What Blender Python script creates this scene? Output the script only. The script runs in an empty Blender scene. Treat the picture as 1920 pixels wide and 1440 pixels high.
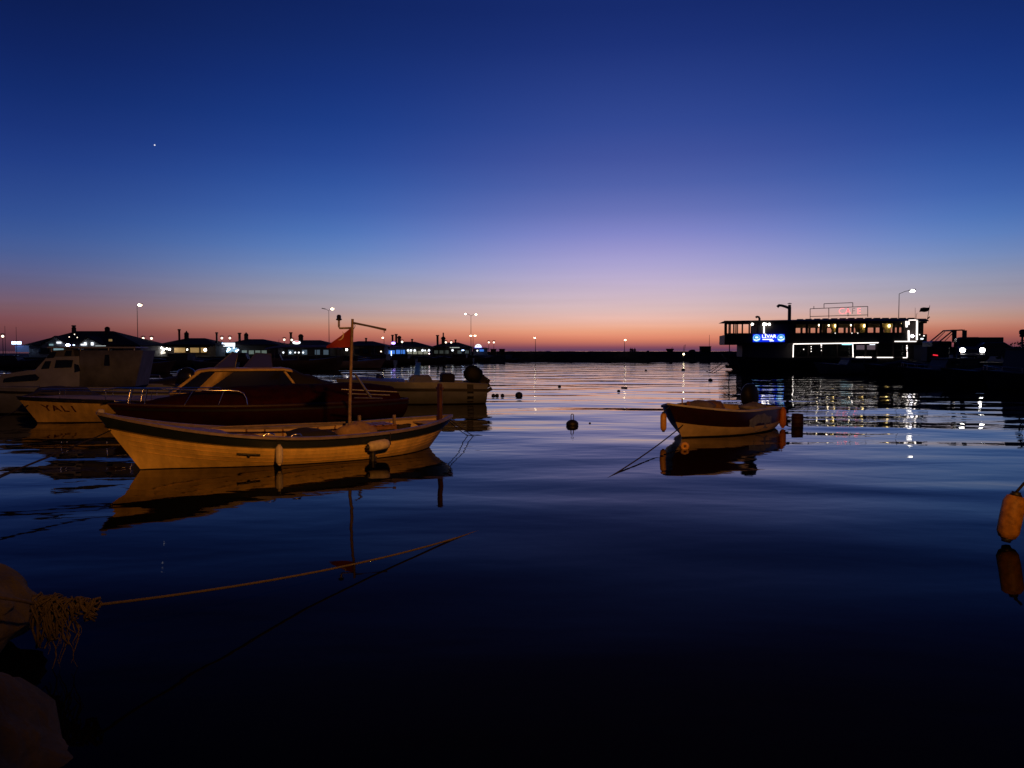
import bpy, math, random
from mathutils import Vector, Matrix, noise
R = math.radians
random.seed(7)
SC = bpy.context.scene
COL = SC.collection

# ------------------------------------------------------------------ camera
F = 1450.0            # focal length in pixels of the 1920 px wide photograph
H = 2.0               # eye height above the water
PITCH = math.atan((720 - 658) / F)
cam = bpy.data.cameras.new('camera')
cam.sensor_width = 36.0
cam.lens = F / 1920 * 36.0
cam.clip_start = 0.05
cam.clip_end = 30000
camo = bpy.data.objects.new('camera', cam)
COL.objects.link(camo)
camo.location = (0, 0, H)
camo.rotation_euler = (math.pi / 2 - PITCH, 0, 0)
SC.camera = camo
SC.render.resolution_x, SC.render.resolution_y = 1024, 768
SC.view_settings.view_transform = 'Standard'
SC.view_settings.look = 'None'
SC.view_settings.exposure = 0.0
SC.view_settings.gamma = 1.0
SC.cycles.use_denoising = True
SC.cycles.max_bounces = 6
SC.cycles.sample_clamp_indirect = 6.0
SC.cycles.caustics_reflective = False
SC.cycles.caustics_refractive = False

def ray(px, py):
    """direction through a pixel, scaled to advance 1 m along +Y"""
    a, b = (px - 960) / F, (720 - py) / F
    dy = math.cos(PITCH) + b * math.sin(PITCH)
    dz = b * math.cos(PITCH) - math.sin(PITCH)
    return Vector((a / dy, 1.0, dz / dy))
def at(px, py, d):
    r = ray(px, py)
    return Vector((r.x * d, d, H + r.z * d))
def on(px, py, z=0.0):
    r = ray(px, py)
    return at(px, py, (z - H) / r.z)
def project(p):
    v = Vector(p) - Vector((0, 0, H))
    d = v.y * math.cos(PITCH) - v.z * math.sin(PITCH)
    u = v.y * math.sin(PITCH) + v.z * math.cos(PITCH)
    return 960 + F * v.x / d, 720 - F * u / d

# ------------------------------------------------------------------ dusk sky
def lin(h):
    h = h.lstrip('#')
    c = [int(h[i:i + 2], 16) / 255 for i in (0, 2, 4)]
    return tuple(x / 12.92 if x <= .04045 else ((x + .055) / 1.055) ** 2.4 for x in c)

def elev(y):
    return math.degrees(math.atan((720 - y) / F) - PITCH)

SKY_MID = [(656, '644260'), (651, '874c5c'), (646, 'ac6360'), (640, 'cb7862'), (632, 'e18b6f'), (622, 'eba07f'), (612, 'efb097'), (600, 'e9b8aa'), (580, 'dcbcbc'),
           (560, 'd0b8c5'), (540, 'c5b3cb'), (520, 'b9accf'), (500, 'aca4d1'), (470, '9996ce'), (440, '8387c8'), (400, '6974b8'), (350, '5162aa'), (300, '42549e'),
           (240, '334994'), (180, '2a4089'), (90, '1d3278'), (20, '172b6d')]
SKY_Q = [(656, '5c3a4e'), (651, '74424f'), (646, '884b50'), (640, '9c5853'), (632, 'b26759'), (622, 'c27a66'), (612, 'c88d79'), (600, 'c19a8d'), (585, 'b39c9f'),
         (565, 'a49eab'), (540, '979bb4'), (520, '8796bb'), (500, '778fc0'), (470, '6183c0'), (440, '5076ba'), (400, '4065af'), (350, '3256a2'), (300, '274895'),
         (240, '1d3d88'), (170, '17337b'), (90, '132b6c'), (20, '102562')]
SKY_SIDE = [(656, '362232'), (651, '432838'), (646, '4f2e3b'), (640, '5c3540'), (630, '6b3d43'), (618, '78474a'), (605, '7b4d54'), (588, '785863'), (565, '6e5e78'),
            (543, '616085'), (520, '556090'), (500, '4a5e95'), (470, '3d5896'), (440, '335093'), (400, '2b478c'), (350, '213c83'), (300, '1a3378'),
            (240, '132b6c'), (170, '0f235f'), (90, '0c1d52'), (20, '0a194b')]
SKY_BACK = [(655, '161723'), (625, '1b1b2a'), (560, '191b30'), (470, '131933'), (330, '0e1531'), (200, '0b122c'), (20, '090f27')]

world = bpy.data.worlds.new('World')
SC.world = world
world.use_nodes = True
wt = world.node_tree
for n in list(wt.nodes):
    wt.nodes.remove(n)
def wn(t, **kw):
    n = wt.nodes.new(t)
    for k, v in kw.items():
        setattr(n, k, v)
    return n
def wmath(op, a, b=None, c=None):
    n = wn('ShaderNodeMath', operation=op)
    for i, v in enumerate((a, b, c)):
        if v is None:
            continue
        if isinstance(v, (int, float)):
            n.inputs[i].default_value = v
        else:
            wt.links.new(v, n.inputs[i])
    return n.outputs[0]
tc = wn('ShaderNodeTexCoord')
nv = wn('ShaderNodeVectorMath', operation='NORMALIZE')
wt.links.new(tc.outputs['Generated'], nv.inputs[0])
sep = wn('ShaderNodeSeparateXYZ')
wt.links.new(nv.outputs[0], sep.inputs[0])
zc = wmath('MAXIMUM', sep.outputs[2], 0.0)
el = wmath('ARCSINE', zc)
pos = wmath('SQRT', wmath('DIVIDE', el, math.pi / 2))
def ramp(stops):
    r = wn('ShaderNodeValToRGB')
    e = r.color_ramp.elements
    pts = [(math.sqrt(max(elev(y), .02) / 90), lin(c)) for y, c in stops]
    last = pts[-1][1]
    pts.append((0.72, tuple(x * .5 for x in last)))
    pts.append((1.0, tuple(x * .3 for x in last)))
    e[0].position, e[0].color = pts[0][0], (*pts[0][1], 1)
    e[1].position, e[1].color = pts[-1][0], (*pts[-1][1], 1)
    for p, c in pts[1:-1]:
        k = e.new(p)
        k.color = (*c, 1)
    r.color_ramp.interpolation = 'LINEAR'
    wt.links.new(pos, r.inputs[0])
    return r.outputs[0]
# angle from the afterglow's azimuth
GLOW_AZ = R(9.0)
az = wmath('ARCTAN2', sep.outputs[0], sep.outputs[1])
daz = wmath('ABSOLUTE', wmath('SUBTRACT', az, GLOW_AZ))
daz = wmath('MINIMUM', daz, wmath('SUBTRACT', 2 * math.pi, daz))
def smooth(v, a, b):
    n = wn('ShaderNodeMapRange', interpolation_type='SMOOTHSTEP')
    wt.links.new(v, n.inputs[0])
    n.inputs[1].default_value, n.inputs[2].default_value = a, b
    n.inputs[3].default_value, n.inputs[4].default_value = 0, 1
    return n.outputs[0]
def mixc(f, a, b):
    n = wn('ShaderNodeMix', data_type='RGBA')
    wt.links.new(f, n.inputs[0])
    wt.links.new(a, n.inputs[6])
    wt.links.new(b, n.inputs[7])
    return n.outputs[2]
sky = mixc(smooth(daz, R(0), R(24)), ramp(SKY_MID), ramp(SKY_Q))
sky = mixc(smooth(daz, R(17), R(43)), sky, ramp(SKY_SIDE))
sky = mixc(smooth(daz, R(42), R(125)), sky, ramp(SKY_BACK))
# faint uneven haze layers low over the sea
cmb = wn('ShaderNodeCombineXYZ')
wt.links.new(wmath('MULTIPLY', az, 1.6), cmb.inputs[0])
wt.links.new(wmath('MULTIPLY', el, 42.0), cmb.inputs[1])
hz = wn('ShaderNodeTexNoise')
hz.inputs['Scale'].default_value = 1.6
hz.inputs['Detail'].default_value = 4
wt.links.new(cmb.outputs[0], hz.inputs['Vector'])
hf = wmath('MULTIPLY_ADD', wmath('MULTIPLY', wmath('SUBTRACT', hz.outputs['Fac'], .5), wmath('SUBTRACT', 1.0, smooth(el, R(1.5), R(9)))), .26, 1.0)
hm = wn('ShaderNodeVectorMath', operation='SCALE')
wt.links.new(sky, hm.inputs[0])
wt.links.new(hf, hm.inputs['Scale'])
sky = hm.outputs[0]
# one bright planet
star = ray(290, 272).normalized()
dt = wn('ShaderNodeVectorMath', operation='DISTANCE')
wt.links.new(nv.outputs[0], dt.inputs[0])
dt.inputs[1].default_value = star
sf = wmath('LESS_THAN', dt.outputs['Value'], .0008)
sc_n = wn('ShaderNodeRGB')
sc_n.outputs[0].default_value = (.9, .9, 1.0, 1)
sky = mixc(sf, sky, sc_n.outputs[0])
bg = wn('ShaderNodeBackground')
wt.links.new(sky, bg.inputs[0])
bg.inputs[1].default_value = 1.0
wo = wn('ShaderNodeOutputWorld')
wt.links.new(bg.outputs[0], wo.inputs[0])
# the sun is below the horizon: no sun lamp, the afterglow sky and the harbour lamps light the place

# ------------------------------------------------------------------ materials
MATS = {}
def mat(name, col, rough=.5, metal=0.0, var=.25, scale=3.0, bump=.0, bscale=20.0, coat=0.0, spec=.5, alpha=1.0, stretch=None):
    if name in MATS:
        return MATS[name]
    if isinstance(col, str):
        col = lin(col)
    m = bpy.data.materials.new(name)
    m.use_nodes = True
    nt = m.node_tree
    b = nt.nodes['Principled BSDF']
    b.inputs['Roughness'].default_value = rough
    b.inputs['Metallic'].default_value = metal
    b.inputs['Specular IOR Level'].default_value = spec
    b.inputs['Coat Weight'].default_value = coat
    tcn = nt.nodes.new('ShaderNodeTexCoord')
    nz = nt.nodes.new('ShaderNodeTexNoise')
    nz.inputs['Scale'].default_value = scale
    nz.inputs['Detail'].default_value = 6
    nz.inputs['Roughness'].default_value = .6
    if stretch:
        mp = nt.nodes.new('ShaderNodeMapping')
        mp.inputs['Scale'].default_value = stretch
        nt.links.new(tcn.outputs['Object'], mp.inputs['Vector'])
        nt.links.new(mp.outputs[0], nz.inputs['Vector'])
    else:
        nt.links.new(tcn.outputs['Object'], nz.inputs['Vector'])
    cr = nt.nodes.new('ShaderNodeValToRGB')
    cr.color_ramp.elements[0].position, cr.color_ramp.elements[1].position = .3, .68
    cr.color_ramp.elements[0].color = (*[c * (1 - var) for c in col], 1)
    cr.color_ramp.elements[1].color = (*[min(c * (1 + var * .5), 1) for c in col], 1)
    nt.links.new(nz.outputs['Fac'], cr.inputs[0])
    nt.links.new(cr.outputs[0], b.inputs['Base Color'])
    if bump:
        n2 = nt.nodes.new('ShaderNodeTexNoise')
        n2.inputs['Scale'].default_value = bscale
        n2.inputs['Detail'].default_value = 5
        nt.links.new(tcn.outputs['Object'], n2.inputs['Vector'])
        bp = nt.nodes.new('ShaderNodeBump')
        bp.inputs['Strength'].default_value = 1
        bp.inputs['Distance'].default_value = bump
        nt.links.new(n2.outputs['Fac'], bp.inputs['Height'])
        nt.links.new(bp.outputs[0], b.inputs['Normal'])
    if alpha < 1:
        b.inputs['Alpha'].default_value = alpha
    MATS[name] = m
    return m

def emit(name, col, strength):
    if name in MATS:
        return MATS[name]
    if isinstance(col, str):
        col = lin(col)
    m = bpy.data.materials.new(name)
    m.use_nodes = True
    b = m.node_tree.nodes['Principled BSDF']
    b.inputs['Base Color'].default_value = (*[c * .6 for c in col], 1)
    b.inputs['Emission Color'].default_value = (*col, 1)
    b.inputs['Emission Strength'].default_value = strength
    MATS[name] = m
    return m

def glass(name, col, rough=.05, alpha=.35):
    if name in MATS:
        return MATS[name]
    m = bpy.data.materials.new(name)
    m.use_nodes = True
    nt = m.node_tree
    b = nt.nodes['Principled BSDF']
    b.inputs['Base Color'].default_value = (*lin(col), 1)
    b.inputs['Roughness'].default_value = rough
    b.inputs['Alpha'].default_value = alpha
    MATS[name] = m
    return m

def perspex(name, col, clear):
    m = bpy.data.materials.new(name)
    m.use_nodes = True
    nt = m.node_tree
    b = nt.nodes['Principled BSDF']
    b.inputs['Base Color'].default_value = (*[c * .5 for c in col], 1)
    b.inputs['Roughness'].default_value = .12
    tl = nt.nodes.new('ShaderNodeBsdfTranslucent')
    tl.inputs[0].default_value = (*col, 1)
    tp = nt.nodes.new('ShaderNodeBsdfTransparent')
    tp.inputs[0].default_value = (*[min(1, c + .4) for c in col], 1)
    m1 = nt.nodes.new('ShaderNodeMixShader')
    m1.inputs[0].default_value = .7
    nt.links.new(b.outputs[0], m1.inputs[1])
    nt.links.new(tl.outputs[0], m1.inputs[2])
    m2 = nt.nodes.new('ShaderNodeMixShader')
    m2.inputs[0].default_value = clear
    nt.links.new(m1.outputs[0], m2.inputs[1])
    nt.links.new(tp.outputs[0], m2.inputs[2])
    nt.links.new(m2.outputs[0], nt.nodes['Material Output'].inputs[0])
    return m
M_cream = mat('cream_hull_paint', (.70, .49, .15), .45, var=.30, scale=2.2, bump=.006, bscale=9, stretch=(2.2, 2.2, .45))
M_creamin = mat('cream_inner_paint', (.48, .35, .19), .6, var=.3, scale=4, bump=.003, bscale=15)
M_white = mat('white_gelcoat', (.60, .58, .54), .35, var=.15, scale=2, coat=.2)
M_offwhite = mat('weathered_white', (.42, .40, .37), .6, var=.3, scale=3, bump=.002)
M_grey = mat('grey_paint', (.30, .28, .30), .5, var=.25, scale=5, bump=.002)
M_navy = mat('navy_band_paint', (.012, .018, .022), .28, var=.3, scale=5, coat=.3)
M_black = mat('black_rubber', (.010, .010, .011), .55, var=.3, scale=6)
M_motor = mat('motor_cowl_black', (.004, .004, .0045), .6, var=.3, scale=5, spec=.25)
M_blackgloss = mat('black_gloss', (.010, .010, .012), .18, var=.2, scale=4, coat=.5)
M_red = mat('dark_red_paint', (.022, .003, .0022), .45, var=.35, scale=3, spec=.2)
M_wood = mat('varnished_wood', (.22, .10, .04), .5, var=.45, scale=7, bump=.003, bscale=30)
M_woodgrey = mat('weathered_wood', (.20, .15, .11), .75, var=.4, scale=8, bump=.004, bscale=30)
M_tarp = mat('tan_tarp', (.30, .19, .10), .8, var=.3, scale=6, bump=.01, bscale=12)
M_darktarp = mat('dark_canvas', (.011, .009, .011), .85, var=.4, scale=5, bump=.006, bscale=10)
M_redtarp = mat('maroon_canvas', (.030, .0032, .0022), .9, var=.45, scale=4, bump=.02, bscale=6, spec=.08)
M_steel = mat('stainless_steel', (.62, .62, .64), .18, 1.0, var=.1, scale=6)
M_galv = mat('galvanised_steel', (.26, .26, .28), .45, .8, var=.3, scale=5)
M_pole = mat('painted_pole', (.10, .09, .09), .5, .3, var=.3, scale=6)
M_fender = mat('fender_pvc', (.55, .47, .33), .5, var=.3, scale=9)
M_fenderorange = mat('orange_fender_pvc', (.55, .17, .02), .5, var=.25, scale=9)
M_fenderyellow = mat('yellow_fender_pvc', (.50, .26, .05), .5, var=.25, scale=9)
M_rope = mat('tan_rope', (.042, .032, .020), .9, var=.4, scale=60, bump=.002, bscale=150)
M_ropedark = mat('dark_rope', (.012, .010, .010), .9, var=.4, scale=40)
M_rock = mat('boulder_stone', (.045, .036, .020), .95, var=.65, scale=3.5, bump=.035, bscale=14)
M_concrete = mat('quay_concrete', (.11, .10, .095), .9, var=.35, scale=1.5, bump=.02, bscale=4)
M_farstone = mat('breakwater_stone', (.022, .018, .020), .95, var=.5, scale=.8, bump=.1, bscale=1.5)
M_land = mat('shore_ground_paving', (.04, .036, .034), .95, var=.4, scale=.5, bump=.02, bscale=2)
M_roof = mat('roof_tile', (.030, .016, .012), .9, var=.4, scale=1.5, bump=.03, bscale=5)
M_wallw = mat('white_render_wall', (.26, .27, .28), .8, var=.2, scale=1)
M_walld = mat('dark_render_wall', (.06, .05, .045), .85, var=.3, scale=1)
M_brick = mat('chimney_brick', (.05, .022, .016), .9, var=.4, scale=5)
M_shiphull = mat('ship_black_hull', (.010, .010, .011), .6, var=.3, scale=.8)
M_shipwall = mat('ship_dim_wall', (.050, .043, .042), .7, var=.25, scale=.7)
M_shipcream = mat('ship_cream_lining', (.30, .24, .16), .8, var=.3, scale=1)
M_shipdark = mat('ship_dark_wood', (.022, .013, .010), .6, var=.4, scale=1.2)
M_curtain = mat('cream_curtain', (.55, .45, .20), .9, var=.3, scale=6, bump=.01, bscale=10)
M_flag = mat('red_flag_cloth', (.22, .012, .012), .8, var=.2, scale=6)
M_flagwhite = mat('white_flag_cloth', (.55, .45, .42), .8, var=.1)
M_flagdark = mat('dark_flag_cloth', (.02, .01, .012), .85, var=.3)
M_glassdark = mat('dark_window_glass', (.006, .007, .011), .06, var=.1, scale=1, coat=.5)
M_glassblue = perspex('windscreen_perspex', (.16, .42, .62), .35)
M_glasspale = perspex('pale_windscreen', (.30, .30, .42), .1)
M_glass = glass('clear_window_glass', '20242a', .03, .12)
M_carpaint = mat('car_paint_dark', (.04, .035, .035), .3, var=.1, scale=1, coat=.5)
M_carpale = mat('car_paint_silver', (.16, .15, .15), .3, .3, var=.1, scale=1, coat=.5)
M_rim = mat('wheel_rim', (.25, .25, .26), .35, .8)
M_cloth = mat('dark_clothing', (.02, .018, .02), .9)
M_leaf = mat('dark_foliage', (.03, .045, .02), .9, var=.5, scale=2)
M_rust = mat('rusted_barrel_paint', (.035, .008, .006), .7, var=.5, scale=6)

E_white = emit('white_led_light', (1, .90, .84), 2.2)
E_lamp = emit('street_lamp_light', (1, .80, .50), 14.0)
E_lampw = emit('white_lamp_light', (1, .93, .85), 9.0)
E_dimlamp = emit('dim_lamp_light', (1, .8, .6), 3.0)
E_blue = emit('blue_sign_light', (.004, .02, .55), 1.6)
E_bluew = emit('blue_white_light', (.45, .62, 1), 5.0)
E_cyan = emit('cyan_sign_light', (.16, .55, .95), 1.1)
E_violet = emit('violet_sign_light', (.35, .22, 1), 5.0)
E_signw = emit('white_sign_light', (.86, .92, 1), 1.7)
E_neon = emit('red_neon_light', (1, .16, .18), 2.6)
E_warmwin = emit('warm_lit_window', (1, .62, .22), .22)
E_coolwin = emit('cool_lit_window', (.45, .75, .85), .35)
E_bluewin = emit('blue_lit_window', (.06, .22, .75), .8)
E_warm = emit('warm_bulb_light', (1, .72, .28), 8.0)
E_head = emit('headlight_light', (1, .95, .86), 30.0)
E_tail = emit('tail_light', (.8, .02, .04), 1.5)
E_teal = emit('teal_tube_light', (.35, .8, 1), 2.5)

# ------------------------------------------------------------------ mesh builder
class MB:
    def __init__(s):
        s.v, s.f, s.m, s.sm, s.g, s.cur = [], [], [], [], [], 0
    def add(s, vs, fs, m=0, smooth=False):
        o = len(s.v)
        s.v += [tuple(v) for v in vs]
        for f in fs:
            s.f.append([i + o for i in f])
            s.m.append(m)
            s.sm.append(smooth)
            s.g.append(s.cur)
        return s
    def box(s, c, d, rz=0, ry=0, rx=0, m=0, bev=0):
        s.cur += 1
        x, y, z = d[0] / 2, d[1] / 2, d[2] / 2
        M = Matrix.Rotation(rz, 3, 'Z') @ Matrix.Rotation(ry, 3, 'Y') @ Matrix.Rotation(rx, 3, 'X')
        c = Vector(c)
        if not bev:
            vs = [M @ Vector((sx * x, sy * y, sz * z)) + c for sz in (-1, 1) for sx, sy in ((-1, -1), (1, -1), (1, 1), (-1, 1))]
            return s.add(vs, [(3, 2, 1, 0), (4, 5, 6, 7), (0, 1, 5, 4), (1, 2, 6, 5), (2, 3, 7, 6), (3, 0, 4, 7)], m)
        b = min(bev, x * .9, y * .9, z * .9)
        rings = []
        for zz, ins in ((-z, b), (-z + b, 0), (z - b, 0), (z, b)):
            X, Y = x - ins, y - ins
            k = b if ins == 0 else b * .6
            rings.append([M @ Vector(p) + c for p in
                          ((-X + k, -Y, zz), (X - k, -Y, zz), (X, -Y + k, zz), (X, Y - k, zz), (X - k, Y, zz), (-X + k, Y, zz), (-X, Y - k, zz), (-X, -Y + k, zz))])
        return s.loft(rings, True, True, m, False)
    def loft(s, rings, closed=True, cap=True, m=0, smooth=True):
        n = len(rings[0])
        vs = [p for r in rings for p in r]
        fs = []
        for i in range(len(rings) - 1):
            for j in range(n if closed else n - 1):
                k = (j + 1) % n
                fs.append((i * n + j, i * n + k, (i + 1) * n + k, (i + 1) * n + j))
        s.add(vs, fs, m, smooth)
        if cap and closed:
            s.add(rings[0], [tuple(range(n - 1, -1, -1))], m)
            s.add(rings[-1], [tuple(range(n))], m)
        return s
    def tube(s, pts, r, n=6, m=0, cap=True):
        s.cur += 1
        pts = [Vector(p) for p in pts]
        rs = r if isinstance(r, (list, tuple)) else [r] * len(pts)
        rings, prev = [], None
        for i, p in enumerate(pts):
            d = (pts[min(i + 1, len(pts) - 1)] - pts[max(i - 1, 0)])
            d = d.normalized() if d.length > 1e-9 else Vector((0, 0, 1))
            a = prev if prev is not None else (Vector((0, 0, 1)) if abs(d.z) < .9 else Vector((1, 0, 0)))
            x = (a - d * a.dot(d))
            x = x.normalized() if x.length > 1e-6 else d.orthogonal().normalized()
            y = d.cross(x)
            prev = x
            rings.append([p + (x * math.cos(2 * math.pi * k / n) + y * math.sin(2 * math.pi * k / n)) * rs[i] for k in range(n)])
        return s.loft(rings, True, cap, m, True)
    def lathe(s, prof, c=(0, 0, 0), n=12, axis=None, m=0):
        """prof: (radius, height) pairs"""
        s.cur += 1
        c = Vector(c)
        q = Vector((0, 0, 1)).rotation_difference(Vector(axis)).to_matrix() if axis is not None else Matrix.Identity(3)
        rings = [[q @ Vector((r * math.cos(2 * math.pi * k / n), r * math.sin(2 * math.pi * k / n), h)) + c for k in range(n)] for r, h in prof]
        return s.loft(rings, True, True, m, True)
    def ball(s, c, r, n=10, m=0, sz=1.0):
        s.cur += 1
        prof = [(max(r * math.sin(math.pi * i / n), .001), -r * sz * math.cos(math.pi * i / n)) for i in range(n + 1)]
        return s.lathe(prof, c, n + 2, None, m)
    def prism(s, poly, a, b, m=0):
        """poly: list of 3D points, swept from offset a to offset b (vectors)"""
        s.cur += 1
        a, b = Vector(a), Vector(b)
        return s.loft([[Vector(p) + a for p in poly], [Vector(p) + b for p in poly]], True, True, m, False)
    def build(s, name, mats, parent=None, loc=None, rz=0):
        me = bpy.data.meshes.new(name)
        me.from_pydata(s.v, [], s.f)
        for mm in (mats if isinstance(mats, (list, tuple)) else [mats]):
            me.materials.append(mm)
        me.polygons.foreach_set('material_index', s.m)
        me.polygons.foreach_set('use_smooth', s.sm)
        me.update()
        o = bpy.data.objects.new(name, me)
        COL.objects.link(o)
        if parent:
            o.parent = parent
        if loc is not None:
            o.location = loc
            o.rotation_euler[2] = rz
        return o

def split(mb, name, m, parent):
    """one object for each primitive in the builder"""
    out = []
    for k in sorted(set(mb.g)):
        p = MB()
        idx = {}
        for f, mi, sm, g in zip(mb.f, mb.m, mb.sm, mb.g):
            if g == k:
                p.f.append([idx.setdefault(i, len(idx)) for i in f])
                p.m.append(mi)
                p.sm.append(sm)
        p.v = [mb.v[i] for i in idx]
        out.append(p.build(name, m, parent))
    return out

def tag(o, label=None, cat=None, group=None, kind=None):
    for k, v in (('label', label), ('category', cat), ('group', group), ('kind', kind)):
        if v:
            o[k] = v
    return o
def thing(name, label, cat, loc=(0, 0, 0), rz=0, group=None):
    o = bpy.data.objects.new(name, None)
    o.empty_display_size = .2
    COL.objects.link(o)
    o.location = loc
    o.rotation_euler[2] = rz
    return tag(o, label, cat, group)
def struct(name, mb, m):
    return tag(mb.build(name, m), kind='structure')

def text_mesh(body, size, extrude=.0, bold=0.0):
    c = bpy.data.curves.new('lettering', 'FONT')
    c.body, c.size, c.extrude, c.offset = body, size, extrude, bold
    c.align_x, c.align_y = 'CENTER', 'CENTER'
    c.resolution_u = 3
    o = bpy.data.objects.new('lettering', c)
    COL.objects.link(o)
    dg = bpy.context.evaluated_depsgraph_get()
    me = bpy.data.meshes.new_from_object(o.evaluated_get(dg))
    bpy.data.objects.remove(o)
    bpy.data.curves.remove(c)
    return me
def text_obj(name, body, size, m, parent, fn, extrude=.0, bold=0.0):
    """flat lettering; fn maps the (x, y, z) of the text to the thing's space"""
    me = text_mesh(body, size, extrude, bold)
    for v in me.vertices:
        v.co = fn(v.co)
    me.materials.clear()
    me.materials.append(m)
    o = bpy.data.objects.new(name, me)
    COL.objects.link(o)
    o.parent = parent
    return o

# ------------------------------------------------------------------ water
def make_water():
    m = bpy.data.materials.new('harbour_water')
    m.use_nodes = True
    nt = m.node_tree
    b = nt.nodes['Principled BSDF']
    tcn = nt.nodes.new('ShaderNodeTexCoord')
    def layer(scale, sx, sy, amp, detail, off, dist=0.0, rot=0.0):
        mp = nt.nodes.new('ShaderNodeMapping')
        mp.inputs['Scale'].default_value = (sx, sy, 1)
        mp.inputs['Location'].default_value = (off, off * .7, off * .3)
        mp.inputs['Rotation'].default_value = (0, 0, rot)
        nt.links.new(tcn.outputs['Object'], mp.inputs['Vector'])
        nz = nt.nodes.new('ShaderNodeTexNoise')
        nz.inputs['Scale'].default_value = scale
        nz.inputs['Detail'].default_value = detail
        nz.inputs['Roughness'].default_value = .5
        nz.inputs['Distortion'].default_value = dist
        nt.links.new(mp.outputs[0], nz.inputs['Vector'])
        mu = nt.nodes.new('ShaderNodeMath')
        mu.operation = 'MULTIPLY'
        mu.inputs[1].default_value = amp
        nt.links.new(nz.outputs['Fac'], mu.inputs[0])
        return mu.outputs[0]
    def op(o, a, c):
        n = nt.nodes.new('ShaderNodeMath')
        n.operation = o
        for i, x in enumerate((a, c)):
            if isinstance(x, (int, float)):
                n.inputs[i].default_value = x
            else:
                nt.links.new(x, n.inputs[i])
        return n.outputs[0]
    swell = layer(.30, .5, 1, .16, 1.0, 3.0, .2, .12)
    ripple = layer(.9, .5, 1, .031, 2.0, 11.0, .3, -.10)
    fine = layer(3.4, .6, 1, .0045, 2.0, 23.0, 0, .2)
    # cat's paws: the light air ruffles the open basin in patches, the lee of the quay lies calm
    wind = layer(.035, .5, 1, 1.0, 2.0, 40.0)
    wr = nt.nodes.new('ShaderNodeMapRange')
    wr.inputs[1].default_value, wr.inputs[2].default_value = .35, .65
    wr.inputs[3].default_value, wr.inputs[4].default_value = .35, 1.0
    nt.links.new(wind, wr.inputs[0])
    sx = nt.nodes.new('ShaderNodeSeparateXYZ')
    nt.links.new(tcn.outputs['Object'], sx.inputs[0])
    lee = nt.nodes.new('ShaderNodeMapRange')
    lee.interpolation_type = 'SMOOTHSTEP'
    lee.inputs[1].default_value, lee.inputs[2].default_value = 6, 30
    lee.inputs[3].default_value, lee.inputs[4].default_value = .50, 1.0
    nt.links.new(sx.outputs[1], lee.inputs[0])
    k = op('MULTIPLY', wr.outputs[0], lee.outputs[0])
    h = op('ADD', op('MULTIPLY', swell, lee.outputs[0]), op('MULTIPLY', op('ADD', ripple, fine), k))
    bp = nt.nodes.new('ShaderNodeBump')
    bp.inputs['Strength'].default_value = 1.0
    bp.inputs['Distance'].default_value = 1.0
    nt.links.new(h, bp.inputs['Height'])
    # foreground darkness built in: sky reflection cut below real Fresnel except at grazing view
    gl = nt.nodes.new('ShaderNodeBsdfGlossy')
    gl.inputs['Roughness'].default_value = .022
    gl.inputs['Color'].default_value = (1, 1, 1, 1)
    df = nt.nodes.new('ShaderNodeBsdfDiffuse')
    df.inputs['Color'].default_value = (.0012, .0014, .0022, 1)
    fr = nt.nodes.new('ShaderNodeFresnel')
    fr.inputs['IOR'].default_value = 1.333
    mx = nt.nodes.new('ShaderNodeMixShader')
    nt.links.new(op('MULTIPLY', fr.outputs[0], op('MINIMUM', op('MULTIPLY', fr.outputs[0], 1.8), 1.0)), mx.inputs[0])
    nt.links.new(df.outputs[0], mx.inputs[1])
    nt.links.new(gl.outputs[0], mx.inputs[2])
    for n in (gl, df, fr):
        nt.links.new(bp.outputs[0], n.inputs['Normal'])
    nt.links.new(mx.outputs[0], nt.nodes['Material Output'].inputs['Surface'])
    nt.nodes.remove(b)
    return m
M_water = make_water()
w = MB()
w.add([(-9000, -60, 0), (9000, -60, 0), (9000, 12000, 0), (-9000, 12000, 0)], [(0, 1, 2, 3)])
struct('water', w, M_water)

# ------------------------------------------------------------------ shores
def slab(name, poly, z0, z1, m, sub=0):
    b = MB()
    b.prism([(x, y, 0) for x, y in poly], (0, 0, z0), (0, 0, z1))
    return struct(name, b, m)
SZ = 1.2   # height of the far quays
shore_edge = [at(px, 660, d) for px, d in ((-260, 88), (60, 96), (260, 104), (470, 112), (640, 121), (800, 130), (905, 139), (948, 146))]
poly = [(p.x, p.y) for p in shore_edge] + [(1.0, 160), (1.0, 172), (-60, 260), (-320, 260), (-320, 88)]
slab('shore_ground', poly, -1.0, SZ, M_land)
# the near quay under the photographer
slab('near_quay', [(-14, -40), (-14, 1.2), (14, 1.2), (14, -40)], -1.0, .45, M_concrete)
# the quay behind the floating restaurant, with the parking apron on the right
q = [at(px, 660, d) for px, d in ((1712, 76), (1735, 58), (1760, 55), (1925, 52), (2150, 48))]
slab('right_quay', [(31, 92), (37, 88)] + [(p.x, p.y) for p in q] + [(120, 60), (140, 260), (88, 260)], -1.0, SZ, M_land)

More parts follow.
